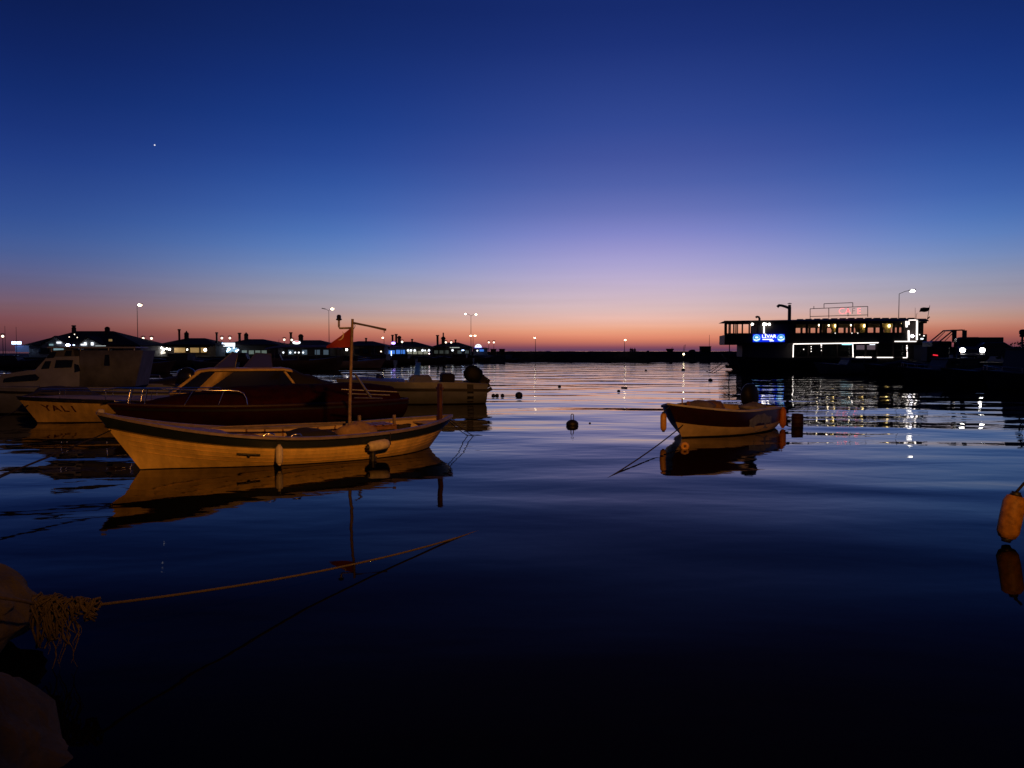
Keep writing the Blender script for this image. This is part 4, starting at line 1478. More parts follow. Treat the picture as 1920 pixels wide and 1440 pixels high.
# ceiling strip lights and curtains with warm bulbs
sbox('ceiling_light', emit('ceiling_tube_light', (.9, .95, .85), 1.6), 1658, 1688, 603.6, 604.6, 1.6, 1.8)
for px in (1505, 1520, 1536, 1546, 1580, 1597, 1605, 1632, 1645, 1655, 1690):
    u_, z_ = su(px, 605.5, .6)
    MB().ball((u_, .6, z_), .06, 8).build('ceiling_spot', E_warm, ship)
for px, wd in ((1564, 9), (1618, 9), (1664, 11), (1545, 6), (1607, 5)):
    u_, zt = su(px, 606.5, .5)
    zb_ = su(px, 625, .5)[1]
    hw = wd / 18.6 / 1.0
    mb = MB()
    rings = []
    for i in range(9):
        v = i / 8
        ww = hw * (1 - .55 * math.sin(math.pi * min(v * 1.25, 1) * .5) ** 2) if v < .8 else hw * (.45 + (v - .8))
        rings.append([Vector((u_ + ww * (k / 12 - .5) * 2, .55 + .05 * math.cos(k * math.pi), zt + (zb_ - zt) * v)) for k in range(13)])
    mb.loft(rings, False, False, 0, True)
    mb.build('curtain', M_curtain, ship)
    MB().ball((u_, 2.8, zt - .1), .10, 8).build('fill_bulb', emit('soft_fill_bulb', (1, .8, .5), 14), ship)  # bulb added deeper inside to brighten the ceiling and back wall
    if wd > 6:
        MB().ball((u_ + .1, .25, zt - .25), .13, 8, 0, 1.2).build('pendant_lamp', E_warm, ship)
# LED strips
def strip(px0, py0, px1, py1, w_=.042, v=-.42, m=E_white):
    (ua, za), (ub, zb2) = su(px0, py0, v), su(px1, py1, v)
    mb = MB()
    mb.tube([(ua, v, za), (ub, v, zb2)], w_, 6)
    return mb.build('led_strip', m, ship)
strip(1487.5, 645, 1647, 642.6)
strip(1487.5, 646.5, 1487, 670)
strip(1599, 644.5, 1599.5, 670)
strip(1605, 670, 1620, 670, .06)
strip(1621, 670, 1634, 670, .05)
strip(1644.5, 670.2, 1674.5, 670.2)
strip(1677.5, 640.2, 1718, 640.2)
strip(1693, 670.6, 1701, 670.6, .035)
strip(1701, 659.5, 1701, 669.5, .045)
strip(1700.5, 650, 1700.5, 654.5, .06)
strip(1540, 645.5, 1540, 649, .05)
for yy in (648, 656.5):
    u_, z_ = su(1700.5, yy, -.42)
    MB().ball((u_, -.42, z_), .05, 6).build('fairy_light', E_white, ship)
# entrance box at the right end
strip(1699.5, 601.5, 1700, 613.5, .09)
strip(1704, 600, 1704, 609, .06)
strip(1703.5, 619.5, 1704, 639, .08)
strip(1719.5, 600, 1719, 637.5, .08)
strip(1705, 600.6, 1718, 600.4, .06)
for px, v in ((1724, .6), (1728, 1.4)):
    strip(px, 602, px - .5, 627, .035, v, E_dimlamp)
(ua, za), (ub, zb2) = su(1723, 600.5, .2), su(1733, 605.5, 2.5)
MB().tube([(ua, .2, za), (ub, 2.5, zb2)], .05, 6).build('led_strip', E_white, ship)
(ua, za), (ub, zb2) = su(1724, 627.5, .2), su(1733, 629.8, 2.5)
MB().tube([(ua, .2, za), (ub, 2.5, zb2)], .05, 6).build('led_strip', E_white, ship)
sbox('entrance_wall', M_shipdark, 1699, 1722, 601, 640, .0, .2)
sbox('entrance_side', M_shipdark, 1721, 1731, 603, 640, .3, SB - .5)
sbox('entrance_porch', M_shipdark, 1731, 1738, 600, 606, .5, SB - 1)
u_, z_ = su(1710.5, 630, -.2)
MB().ball((u_, -.2, z_), .16, 10, 0, .8).build('entrance_lamp', emit('entrance_lamp_light', (.9, .88, 1), 14), ship)
sbox('lit_box', E_signw, 1726.5, 1731.5, 634, 636.5, .2, .3)
# globe lamps over the terrace and the white light column
for px, r in ((1410.5, .12), (1432.5, .14), (1436, .12), (1442.5, .12)):
    u_, z_ = su(px, 608, -.30)
    MB().ball((u_, -.30, z_), r, 10).build('globe_lamp', E_lampw, ship)
strip(1432.5, 612, 1432.5, 625, .07, -.30)
for px in (1608.5, 1597.5, 1566):
    u_, z_ = su(px, 624.6, -.32)
    MB().ball((u_, -.32, z_), .045, 6).build('fairy_light', E_white, ship)
# the blue sign
(u0, z1), (u1, z0) = su(1412, 626.5, -.5), su(1471, 641, -.5)
sg = MB()
sg.box(((u0 + u1) / 2, -.46, (z0 + z1) / 2), (u1 - u0, .12, z1 - z0))
sign = sg.build('blue_sign', E_blue, ship)
uc, zc_ = (u0 + u1) / 2, (z0 + z1) / 2
SW, SH = u1 - u0, z1 - z0
text_obj('sign_lettering', 'L\u0130VAR', .50, E_signw, sign, lambda c: Vector((uc + .02 + c.x * 1.0, -.53, zc_ + SH * .20 + c.y * .9)), 0, .012)
mb = MB()
mb.box((uc - .12, -.53, zc_ - SH * .18), (.98, .012, .10))
mb.box((uc + .28, -.53, zc_ - SH * .36), (.42, .012, .09))
split(mb, 'sign_bar', E_signw, sign)
for s_ in (-1, 1):
    cxx = uc + s_ * SW * .385
    MB().lathe([(.02, 0), (SH * .46, 0), (SH * .46, .02), (.02, .02)], (cxx, -.545, zc_), 20, (0, 1, 0)).build('sign_roundel', E_cyan, sign)
    mb = MB()
    rr = [Vector((cxx + SH * .30 * math.cos(a), -.56, zc_ + SH * .07 + SH * .25 * math.sin(a))) for a in [2 * math.pi * k / 16 for k in range(17)]]
    mb.tube(rr, .030, 5)
    mb.build('roundel_ring', emit('roundel_dark_blue', (.01, .10, .30), .7), sign)
    mb = MB()
    mb.tube([Vector((cxx - SH * .36, -.56, zc_ - SH * .22)), Vector((cxx, -.56, zc_ - SH * .30)), Vector((cxx + SH * .38, -.56, zc_ - SH * .12))], .04, 5)
    mb.box((cxx, -.56, zc_ + SH * .08), (SH * .30, .012, SH * .14))
    split(mb, 'roundel_swoosh', E_signw, sign)
# chimney with elbow duct, gooseneck vent
(ux, zt), (_, zb2) = su(1480.5, 571.5, 2), su(1480.5, 602, 2)
chm = MB().lathe([(.17, zb2), (.17, zt - .25), (.15, zt - .2), (.15, zt)], (ux, 2, 0), 12).build('chimney_pipe', M_pole, ship)
MB().lathe([(.0, zt + .10), (.22, zt + .10), (.22, zt + .14), (.02, zt + .2)], (ux, 2, 0), 12).build('chimney_cap', M_galv, chm)
mb = MB()
def sp_(px, py, v):
    a, b2 = su(px, py, v)
    return Vector((a, v, b2))
mb.tube([sp_(1480, 578, 2), sp_(1473, 575, 2), sp_(1466, 573, 2), sp_(1461, 572.5, 2), sp_(1457.5, 575.5, 2)], [.13, .14, .13, .14, .15], 10)
mb.build('elbow_duct', M_pole, chm)
mb = MB()
mb.tube([sp_(1424, 602, 1), sp_(1424, 597, 1), sp_(1422.5, 594.3, 1), sp_(1419.5, 593.8, 1), sp_(1417, 595.3, 1)], .11, 10)
mb.build('gooseneck_vent', M_pole, ship)
# roof sign frame and neon letters
fr = MB()
def bar(a, b2, r=.035):
    fr.tube([sp_(*a, 2.4), sp_(*b2, 2.4)], r, 5)
for a, b2 in (((1519, 598), (1519, 579)), ((1519, 579), (1627, 574.5)), ((1627, 574.5), (1627, 594)), ((1519, 593.5), (1627, 590.5)), ((1554, 596), (1554, 577.5)),
              ((1545, 577.5), (1545, 569.5)), ((1545, 569.5), (1599, 567.5)), ((1599, 567.5), (1599, 575.5)), ((1590, 593), (1590, 576)), ((1526, 578.5), (1526, 574))):
    bar(a, b2)
frame = fr.build('roof_sign_frame', M_pole, ship)
def neon(ch, px, lit, sz=.9):
    c = sp_(px, 583.8, 2.3)
    me = text_obj('neon_letter', ch, sz, E_neon if lit else M_pole, frame, lambda v: Vector((c.x + v.x, 2.3, c.z + v.y)), .02, -.022)
neon('C', 1578, True)
neon('A', 1590, True)
neon('F', 1600.5, False)
neon('E', 1610.5, True)
# flag, aerials and deck gear on the roof
mb = MB()
mb.tube([sp_(1738, 603, 1), sp_(1743.5, 572.5, 1)], .025, 5)
pole = mb.build('flagpole', M_pole, ship)
mb = MB()
g = [[sp_(1743 - 17 * j / 8 + (1742 - 1743 - 3) * i / 5 * .6, 576 + 1.5 * j / 8 * .8 + 8 * i / 5 + .5 * math.sin(j * .9 + i), 1 + .06 * math.sin(j * .8)) for j in range(9)] for i in range(6)]
mb.loft(g, False, False, 0, True)
mb.build('flag', M_flagdark, pole)
mb = MB()
mb.tube([sp_(1739, 598, 1), sp_(1743, 594, 1)], .06, 5)
mb.tube([sp_(1716, 600, 1.2), sp_(1716, 577, 1.2)], .015, 4)
mb.tube([sp_(1717.5, 600, 1.5), sp_(1718, 590, 1.5), sp_(1720, 587, 1.5)], .02, 5)
split(mb, 'aerial', M_pole, ship)
mb = MB()
for k in range(14):
    px = 1500 + 16 * k
    mb.box(sp_(px, 599.3 - 2.2 * min(1, k / 6), 1 + (k % 3)), (.55, .5, .12))
split(mb, 'roof_clutter', M_shipdark, ship)
for a, b_ in (((1378, 664), (1320, 699)), ((1385, 668), (1340, 694.5)), ((1372, 664), (1332, 698))):
    p = SM @ sp_(*a, .8)
lab = ['uppermost bow mooring line of the floating restaurant', 'middle bow mooring line of the floating restaurant', 'lowest bow mooring line of the floating restaurant']
for (a, b_), lb in zip((((1374, 666), (1322, 698)), ((1378, 669), (1338, 699)), ((1370, 664), (1330, 700))), lab):
    rope('bow_line', lb, SM @ sp_(*a, 2.0), on(*b_, -.02), .15, .03)

# ================================================================== boats in front of the right quay
def simple_boat(name, label, c, dirv, L, mats, cabin_=None, group=None, ob=False, B=None, bow=1.0, mid=.75, stern=.7, cover=None, mast_=0, rail=False):
    hh = Hull(L, B or L * .33, bow, mid, stern, draft=.3, rake=.7, srake=.05, w=.85, tm=.42, q=3, qb=1.35)
    bt = Boat(name, label, hh, c, dirv, group)
    hh.outer(mats, [(0, 2), (('z', .06), 0)], 16, True, .3, .06, 1, parent=bt.o)
    hh.gunwale('gunwale', mats[1], .1, .05, bt.o, 16)
    hh.deck('foredeck', mats[1], .55, .99, -.02, .1, bt.o, 6)
    if cabin_:
        x0, x1, z1, y = cabin_
        zl = mid
        mb = MB()
        mb.loft([[Vector((x, -yy, z)) for x, z in ((x0, zl), (x1 + .35, zl), (x1, z1), (x0 - .05, z1))] for yy in (y, -y)], True, True, 0, False)
        cb = mb.build('cabin', mats[0], bt.o)
        for sd_ in (-1, 1):
            mb = MB()
            n_ = 2
            for i in range(n_):
                a = x0 + .12 + (x1 - x0 - .05) * i / n_
                e = a + (x1 - x0) / n_ - .15
                mb = MB()
                mb.prism([(a, sd_ * y, zl + (z1 - zl) * .45), (e, sd_ * y, zl + (z1 - zl) * .45), (e - .05, sd_ * y, z1 - .12), (a, sd_ * y, z1 - .12)], (0, 0, 0), (0, sd_ * .02, 0))
                mb.build('cabin_window', M_glassdark, cb)
        MB().box(((x0 + x1) / 2, 0, z1 + .025), (abs(x1 - x0) + .25, y * 2 + .12, .06), bev=.02).build('cabin_roof', mats[0], bt.o)
    if cover:
        x0, x1, z1 = cover
        mb = MB()
        rings = []
        for i in range(9):
            u = i / 8
            x = x0 + (x1 - x0) * u
            t = x / L + .5
            y = hh.half(t) * .95
            zt = z1 * (.8 + .2 * math.sin(math.pi * u)) + .04 * math.sin(u * 15)
            rings.append([Vector((x, -y, hh.sheer(t))), Vector((x, -y * .7, zt * .9)), Vector((x, 0, zt)), Vector((x, y * .7, zt * .9)), Vector((x, y, hh.sheer(t)))])
        mb.loft(rings, True, True, 0, True)
        mb.build('boat_cover', M_darktarp, bt.o)
    if ob:
        add_outboard(bt.o, -L / 2 - .05, stern, 1.3)
    if mast_:
        MB().tube([(.2, 0, .5), (.2, 0, mast_)], [.04, .02], 6).build('mast', M_pole, bt.o)
    if rail:
        mb = MB()
        for s_ in (-1, 1):
            mb.tube([hh.pt(t, 1, s_, -.08) + Vector((0, 0, .3)) for t in (.55, .65, .75, .85, .95)], .018, 5)
            for t in (.55, .7, .85, .95):
                mb.tube([hh.pt(t, 1, s_, -.08), hh.pt(t, 1, s_, -.08) + Vector((0, 0, .3))], .014, 5)
        split(mb, 'deck_rail', M_steel, bt.o)
    return bt
M_dimw = mat('dim_white_paint', (.20, .18, .18), .55, var=.25, scale=1.5)
M_dimd = mat('dim_dark_paint', (.050, .043, .046), .55, var=.3, scale=1.5)
simple_boat('moored_boat', 'dim white boat lying below the glazed lower deck of the floating restaurant', at(1590, 690, 66), (-1, -.05), 6.0, [M_dimw, M_dimw, M_black], (-2.2, .2, 1.35, .8))
simple_boat('moored_boat', 'dark covered boat below the entrance of the floating restaurant', at(1680, 690, 60), (-1, -.12), 5.5, [M_dimd, M_dimd, M_black], None, None, True, cover=(-2.2, 1.2, 1.25))
simple_boat('moored_boat', 'dark boat with low cabin under the red tail light on the quay', at(1765, 700, 49), (-1, -.1), 5.8, [M_dimd, M_dimw, M_black], (-1.9, .1, 1.5, .8), rail=True)
simple_boat('moored_boat', 'dark open boat below the car with headlights', at(1835, 710, 45), (-.97, -.2), 5.2, [M_dimd, M_dimd, M_black], None, None, True, cover=(-1.8, .9, 1.05))
simple_boat('moored_boat', 'dim cabin boat at the far right edge with a pale side window', at(1925, 715, 41), (-.95, -.3), 6.4, [M_dimd, M_dimw, M_black], (-2.6, .3, 2.1, 1.0), mast_=3.1, rail=True)

# ================================================================== vehicles on the right quay
def car(name, label, c, rz, L, Wd, prof, glass_prof, m, lights=None, wheels=(.2, .8), wr=.36, cat='car', base=.32, hl=None):
    """prof: side outline (x,z) from tail to nose, x along the length"""
    root = thing(name, label, cat, c, rz)
    mb = MB()
    secs = []
    for k in (-1, -.92, -.5, 0, .5, .92, 1):
        y = k * Wd / 2
        inset = .04 if abs(k) == 1 else 0
        secs.append([Vector((x * (1 - inset * .3), y, z - inset * (1 if z > base + .1 else -1))) for x, z in prof])
    mb.loft(secs, True, True, 0, False)
    mb.build('body', m, root)
    for gp in glass_prof:
        for s_ in (-1, 1):
            g_ = MB()
            g_.prism([(x, s_ * (Wd / 2 + .002), z) for x, z in gp], (0, 0, 0), (0, s_ * .012, 0))
            g_.build('side_window', M_glassdark, root)
    for wx in wheels:
        for s_ in (-1, 1):
            x = -L / 2 + wx * L
            t_ = MB().lathe([(wr * .55, -.11), (wr * .95, -.11), (wr, -.07), (wr, .07), (wr * .95, .11), (wr * .55, .11)], (x, s_ * (Wd / 2 - .06), wr), 18, (0, 1, 0)).build('wheel', M_black, root)
            MB().lathe([(.03, .0), (wr * .56, .0), (wr * .5, .05), (.03, .06)], (x, s_ * (Wd / 2 + .04), wr), 14, (0, s_, 0)).build('rim', M_rim, t_)
    return root
# off-roader facing us with headlights on
JD = 58.0
jc = at(1839, 660, JD)
L_, W_ = 3.9, 1.72
prof = [(-1.9, .45), (-1.95, .8), (-1.9, 1.05), (-1.75, 1.72), (-1.6, 1.80), (.1, 1.78), (.55, 1.18), (1.75, 1.02), (1.92, .9), (1.95, .5), (1.8, .42)]
gl = [[(-1.6, 1.12), (-.6, 1.12), (-.6, 1.66), (-1.5, 1.66)], [(-.5, 1.12), (.42, 1.14), (.05, 1.66), (-.5, 1.66)]]
face = math.atan2(-jc.y, -jc.x) + .12
jeep = car('off_road_car', 'dark off-road car facing the water with both headlights shining', (jc.x, jc.y + 1.5, SZ), face, L_, W_, prof, gl, M_carpale)
mb = MB()
mb.add([(.56, -.72, 1.20), (.56, .72, 1.20), (.13, .66, 1.72), (.13, -.66, 1.72)], [(0, 1, 2, 3)])
for i, v in enumerate(mb.v):
    mb.v[i] = (v[0] + .03, v[1], v[2] + .02)
mb.build('windscreen', M_glassdark, jeep)
for s_ in (-1, 1):
    hd = MB().lathe([(.02, .0), (.19, .0), (.20, .04), (.12, .07), (.02, .08)], (1.95, s_ * .64, .86), 14, (1, 0, 0)).build('headlight', E_head, jeep)
    MB().lathe([(.15, -.04), (.20, -.04), (.20, .05), (.155, .05)], (1.95, s_ * .64, .86), 14, (1, 0, 0)).build('bezel', M_steel, hd)
MB().box((2.03, 0, .50), (.12, 1.66, .16), bev=.03).build('bumper', M_galv, jeep)
g_ = MB()
for k in range(7):
    g_.box((1.965, -.3 + .1 * k, .84), (.03, .05, .24))
split(g_, 'grille_bar', M_black, jeep)
g_ = MB()
for s_ in (-1, 1):
    g_.box((.45, s_ * .98, 1.25), (.08, .2, .16), bev=.02)
split(g_, 'wing_mirror', M_black, jeep)
g_ = MB()
for s_ in (-1, 1):
    g_.tube([(-1.5, s_ * .6, 1.84), (-.0, s_ * .6, 1.84)], .025, 5)
for x in (-1.2, -.3):
    g_.tube([(x, -.6, 1.85), (x, .6, 1.85)], .02, 5)
split(g_, 'roof_rack_bar', M_pole, jeep)
# saloon parked to its right
sc_ = at(1872, 660, 57)
prof = [(-2.1, .4), (-2.15, .75), (-2.0, .95), (-1.45, 1.0), (-.95, 1.42), (.35, 1.45), (1.05, 1.0), (1.95, .86), (2.1, .7), (2.1, .4)]
gl = [[(-1.2, 1.02), (-.35, 1.02), (-.35, 1.36), (-.9, 1.36)], [(-.27, 1.02), (.85, 1.02), (.32, 1.38), (-.27, 1.38)]]
sal = car('parked_car', 'dark parked saloon car right of the car with headlights', (sc_.x + .5, sc_.y + 1.2, SZ + .25), -.25, 4.2, 1.7, prof, gl, M_carpaint)
sal.location.z = SZ
# small truck behind with open cab frame
tcx = at(1795, 660, 62)
tr_ = thing('parked_truck', 'dark truck with open see-through cab left of the headlights', 'truck', (tcx.x, tcx.y, SZ), math.pi - .08)
mb = MB()
mb.box((-.3, 0, .95), (5.0, 1.9, .35), bev=.05)
mb.box((1.6, 0, 1.30), (1.5, 1.9, .55), bev=.08)
mb.build('chassis', M_carpaint, tr_)
MB().box((-1.7, 0, 1.5), (2.6, 2.0, .75), bev=.03).build('load_bed', M_carpaint, tr_)
cab = MB()
for s_ in (-1, 1):
    y = s_ * .82
    cab.tube([(1.75, y, 1.55), (.75, y, 2.42), (.05, y, 2.45), (-.12, y, 2.3), (-.2, y, 1.5)], .055, 6)
    cab.tube([(1.35, y, 1.6), (.62, y, 2.36)], .03, 6)
    cab.box((-.12, y, 1.95), (.34, .06, .95))
cab.tube([(.75, -.82, 2.42), (.75, .82, 2.42)], .05, 6)
cab.tube([(1.75, -.82, 1.55), (1.75, .82, 1.55)], .05, 6)
cab.box((.32, 0, 2.46), (.95, 1.66, .05))
cab.build('cab_frame', M_carpaint, tr_)
gp = MB()
gp.add([(1.72, -.78, 1.58), (1.72, .78, 1.58), (.76, .78, 2.40), (.76, -.78, 2.40)], [(0, 1, 2, 3)])
gp.build('windscreen', M_glass, tr_)
for x in (1.5, -1.6):
    for s_ in (-1, 1):
        t_ = MB().lathe([(.2, -.12), (.40, -.12), (.43, -.07), (.43, .07), (.40, .12), (.2, .12)], (x, s_ * .85, .43), 18, (0, 1, 0)).build('wheel', M_black, tr_)
        MB().lathe([(.03, 0), (.24, 0), (.2, .05), (.03, .06)], (x, s_ * .97, .43), 12, (0, s_, 0)).build('rim', M_rim, t_)
mb = MB()
u_ = at(1810, 650, 61)
MB().box((2.2, -.7, 1.3), (.06, .16, .12)).build('side_light', E_dimlamp, tr_)
# crate store and skip left of the truck
c = at(1742, 660, 66)
mb = MB()
mb.box((0, 0, .62), (1.9, 1.4, 1.24), bev=.03)
o_ = mb.build('market_crate_store', M_shipdark, None, (c.x, c.y, SZ + .4))
o_.location.z = SZ
tag(o_, 'dark square crate between the floating restaurant and the truck', 'crate')
MB().box((0, 0, 1.27), (2.0, 1.5, .06)).build('lid', M_shipdark, o_)
c = at(1742, 660, 55.6)
mb = MB()
mb.box((0, 0, .55), (1.6, .9, 1.1), bev=.06)
cart = mb.build('hand_cart', M_shipdark, None, (c.x + .6, c.y + .3, SZ))
tag(cart, 'dark cart on the quay edge with a small red tail light', 'cart')
tl = at(1760, 666, 55)
MB().box((tl.x - c.x - .6, -.48, tl.z - SZ), (.34, .04, .07), ry=.12).build('tail_light', E_tail, cart)
for s_ in (-.5, .5):
    MB().lathe([(.05, -.05), (.2, -.05), (.2, .05), (.05, .05)], (s_, -.5, .2), 12, (0, 1, 0)).build('wheel', M_black, cart)
# boat lamp low at the right
p = at(1886, 686, 44.0)
rt = MB().tube([p + Vector((.05, .1, -.75)), p + Vector((.05, .1, .05))], .02, 6).build('deck_lamp', M_pole)
tag(rt, 'small white deck lamp low at the right over the dark boats', 'lamp')
MB().box(p, (.24, .06, .09), ry=-.35).build('bulb', E_white, rt)
# signal lamp silhouette at the right edge
p = at(1917, 628, 41)
rt = MB().lathe([(.05, -.35), (.05, -.12), (.13, -.10), (.13, .0), (.1, .02), (.15, .05), (.16, .2), (.11, .27), (.02, .3)], p, 12).build('signal_light', M_black)
tag(rt, 'dark signal light silhouette against the sky at the right edge', 'signal light')
MB().tube([p + Vector((0, 0, -.3)), p + Vector((.04, 0, -1.9))], .05, 6).build('post', M_pole, rt)
# low bushes behind the car park
def bush(label, c, sx, sy, sz, seed, n=260):
    rnd = random.Random(seed)
    mb = MB()
    for i in range(n):
        dv = Vector((rnd.gauss(0, 1), rnd.gauss(0, 1), rnd.gauss(0, 1))).normalized() * (rnd.random() ** .4)
        p = Vector((dv.x * sx, dv.y * sy, abs(dv.z) * sz))
        a = Vector((rnd.uniform(-1, 1), rnd.uniform(-1, 1), rnd.uniform(-1, 1))).normalized() * .16
        b2 = a.orthogonal().normalized() * .09
        mb.add([p - a, p - b2, p + a, p + b2], [(0, 1, 2, 3)])
    root = mb.build('bush', M_leaf, None, c)
    tag(root, label, 'bush', 'bushes behind the car park')
    MB().tube([(0, 0, -.1), (0, 0, sz * .6)], [.08, .04], 6).build('stem', M_wood, root)
for k, (px, dd, sz, lb) in enumerate(((1893, 75, 1.5, 'low dark bush right of the saloon car'), (1906, 78, 1.9, 'dark bush next to the right edge behind the cars'), (1925, 80, 2.3, 'tallest dark bush cut by the right edge'))):
    p = at(px, 660, dd)
    bush(lb, (p.x, p.y, SZ), 1.3, .9, sz, 30 + k)

# ================================================================== lamps
def street_lamp(label, px, py, d_, arms, base=SZ, r=.05, lit=(True, True), head=.16, px_off=None, m=None):
    """tall mast; arms: list of horizontal reach in metres (signed), the head glows"""
    p = at(px, py, d_)
    root = thing('street_lamp', label, 'street lamp', (p.x, p.y, base))
    Ht = p.z - base
    MB().tube([(0, 0, 0), (0, 0, .3), (0, 0, Ht * .5), (0, 0, Ht)], [r * 1.6, r * 1.3, r, r * .7], 8).build('pole', M_pole, root)
    for i, (a, up) in enumerate(arms):
        MB().tube([(0, 0, Ht), (a * .5, 0, Ht + up * .7), (a, 0, Ht + up)], r * .6, 6).build('arm', M_pole, root)
        s_ = 1 if a >= 0 else -1
        hd = MB().box((a + s_ * head * .6, 0, Ht + up + .03), (head * 2.4, head * 1.2, head * .5), ry=-s_ * .2, bev=.03).build('lamp_head', M_pole, root)
        if lit[i]:
            MB().ball((a + s_ * head * .6, -.02, Ht + up - head * .25), head, 10, 0, .62).build('bulb', m or E_lamp, hd)
    return root
street_lamp('tall lit street lamp above the left restaurant roofs, highest on the left shore', 257, 574, 118, [(.25, .25)], head=.30)
street_lamp('tall twin-arm lamp left of the red flag, right head brightly lit', 616.5, 583, 130, [(-.70, .35), (.45, .40)], lit=(False, True), head=.26)
street_lamp('tall twin-arm lamp above the round white sign', 883, 592.5, 150, [(-.9, .45), (.85, .35)], lit=(True, True), head=.20)
street_lamp('short lit lamp under the end of the boat boom', 720, 634, 135, [(-.1, .1)], head=.16)
street_lamp('short lit lamp beside the tall twin lamp near the round sign', 887, 630, 148, [(-.3, .1), (.25, .1)], head=.20)
street_lamp('left of the two lit lamps standing on the breakwater', 1004, 634, 156, [(-.05, .1)], base=1.8, head=.17)
street_lamp('right of the two lit lamps standing on the breakwater', 1171, 638, 156, [(0, .1)], base=1.8, head=.20)
street_lamp('curved street lamp rising behind the floating restaurant roof', 1686, 551, 92, [(1.35, .42)], head=.30, m=E_lampw)
# bulkhead lamp low on the breakwater
p = at(1282, 664, 150.5)
rt = MB().tube([p + Vector((0, .3, -.6)), p + Vector((0, .3, .3))], .06, 6).build('quay_lamp', M_pole)
tag(rt, 'low lit lamp at the waterside of the breakwater', 'lamp')
MB().ball(p, .16, 8).build('bulb', E_lamp, rt)
def lantern(label, px, py, d_, base=SZ, lit=E_dimlamp):
    p = at(px, py, d_)
    root = thing('lantern_post', label, 'lantern', (p.x, p.y, base), 0, 'twin lanterns along the left shore')
    Ht = p.z - base
    MB().tube([(0, 0, 0), (0, 0, Ht - .15)], [.06, .035], 6).build('pole', M_pole, root)
    MB().ball((0, 0, Ht), .16, 8).build('globe', lit, root)
    MB().lathe([(.02, Ht + .22), (.36, Ht + .26), (.30, Ht + .32), (.03, Ht + .40)], (0, 0, 0), 10).build('hood', M_pole, root)
for px, py, d_, lb in ((5, 630.5, 105, 'lantern with dark hood at the far left edge'), (268.5, 634.5, 112, 'left of two hooded lanterns beside the tall left lamp'),
                       (284, 634.5, 112, 'right of two hooded lanterns beside the tall left lamp'), (416, 634, 118, 'small hooded lantern left of the white lit sign'), (431, 634, 118, 'small hooded lantern above the white lit sign'),
                       (533, 637, 122, 'left hooded lantern over the fourth restaurant roof'), (547, 637.5, 122, 'hooded lantern beside the bright oval sign'),
                       (754, 641, 130, 'hooded lantern above the blue-lit restaurant'), (836, 642, 138, 'left hooded lantern on the roofline before the round sign'), (846, 642, 138, 'right hooded lantern on the roofline before the round sign'),
                       (916.5, 642, 149, 'left of two lanterns at the tip of the left shore'), (926, 642, 149, 'right of two lanterns at the tip of the left shore')):
    lantern(lb, px, py, d_)

# ================================================================== restaurants on the left shore
def pxm(px, d_):
    return at(px, 660, d_).x
def pz(py, d_):
    return at(960, py, d_).z
def restaurant(label, px0, px1, d_, eave, ridge, r0, r1, wallm=M_walld, depth=8.0):
    x0, x1 = pxm(px0, d_), pxm(px1, d_)
    c = ((x0 + x1) / 2, d_, SZ)
    root = thing('restaurant_building', label, 'building', c, 0, 'restaurants along the left shore')
    hw = (x1 - x0) / 2
    ze, zr_ = pz(eave, d_) - SZ, pz(ridge, d_) - SZ
    a, b2 = pxm(r0, d_) - c[0], pxm(r1, d_) - c[0]
    MB().box((0, depth / 2 + .6, ze / 2), (hw * 2 - .6, depth - .6, ze)).build('wall', wallm, root)
    mb = MB()
    yb = depth + .8
    mb.add([(-hw, 0, ze), (hw, 0, ze), (hw, yb, ze), (-hw, yb, ze), (a, yb * .5, zr_), (b2, yb * .5, zr_), (-hw, 0, ze - .15), (hw, 0, ze - .15), (hw, yb, ze - .15), (-hw, yb, ze - .15)],
           [(0, 1, 5, 4), (1, 2, 5), (2, 3, 4, 5), (3, 0, 4), (6, 7, 1, 0), (7, 8, 2, 1), (8, 9, 3, 2), (9, 6, 0, 3), (9, 8, 7, 6)])
    rf = mb.build('roof', M_roof, root)
    return root, rf, c
def bx(root, c, name, m, px0, px1, py0, py1, d_, y=-.05, th=.1, parent=None):
    """a panel on the front of a building between two pixel corners"""
    x0, x1, z1, z0 = pxm(px0, d_) - c[0], pxm(px1, d_) - c[0], pz(py0, d_) - SZ, pz(py1, d_) - SZ
    return MB().box(((x0 + x1) / 2, y, (z0 + z1) / 2), (abs(x1 - x0), th, abs(z1 - z0))).build(name, m, parent or root)
def blob(root, c, name, m, px, py, d_, r, y=-.3, sz=1.0):
    return MB().ball((pxm(px, d_) - c[0], y, pz(py, d_) - SZ), r, 8, 0, sz).build(name, m, root)
def chimney(rf, c, px, py0, py1, d_, w_, y=3.5, cap=True, pipe=None):
    x = pxm(px, d_) - c[0]
    z1, z0 = pz(py0, d_) - SZ, pz(py1, d_) - SZ
    mb = MB()
    mb.box((x, y, (z0 + z1) / 2 - .3), (w_, w_, z1 - z0 + .6))
    if cap:
        mb.lathe([(w_ * .6, z1), (w_ * .75, z1 + w_ * .25), (w_ * .55, z1 + w_ * .7), (w_ * .2, z1 + w_ * .9)], (x, y, 0), 10)
    mb.build('chimney', M_brick, rf)
    if pipe:
        MB().tube([(x, y, z1), (x, y, pz(pipe, d_) - SZ)], [w_ * .22, w_ * .2], 6).build('flue', M_pole, rf)
def flue(rf, c, px, py0, py1, d_, r, y=3.0):
    x = pxm(px, d_) - c[0]
    MB().lathe([(r, pz(py1, d_) - SZ - .8), (r, pz(py0, d_) - SZ - .2), (r * 1.5, pz(py0, d_) - SZ - .18), (r * 1.5, pz(py0, d_) - SZ)], (x, y, 0), 8).build('flue', M_pole, rf)

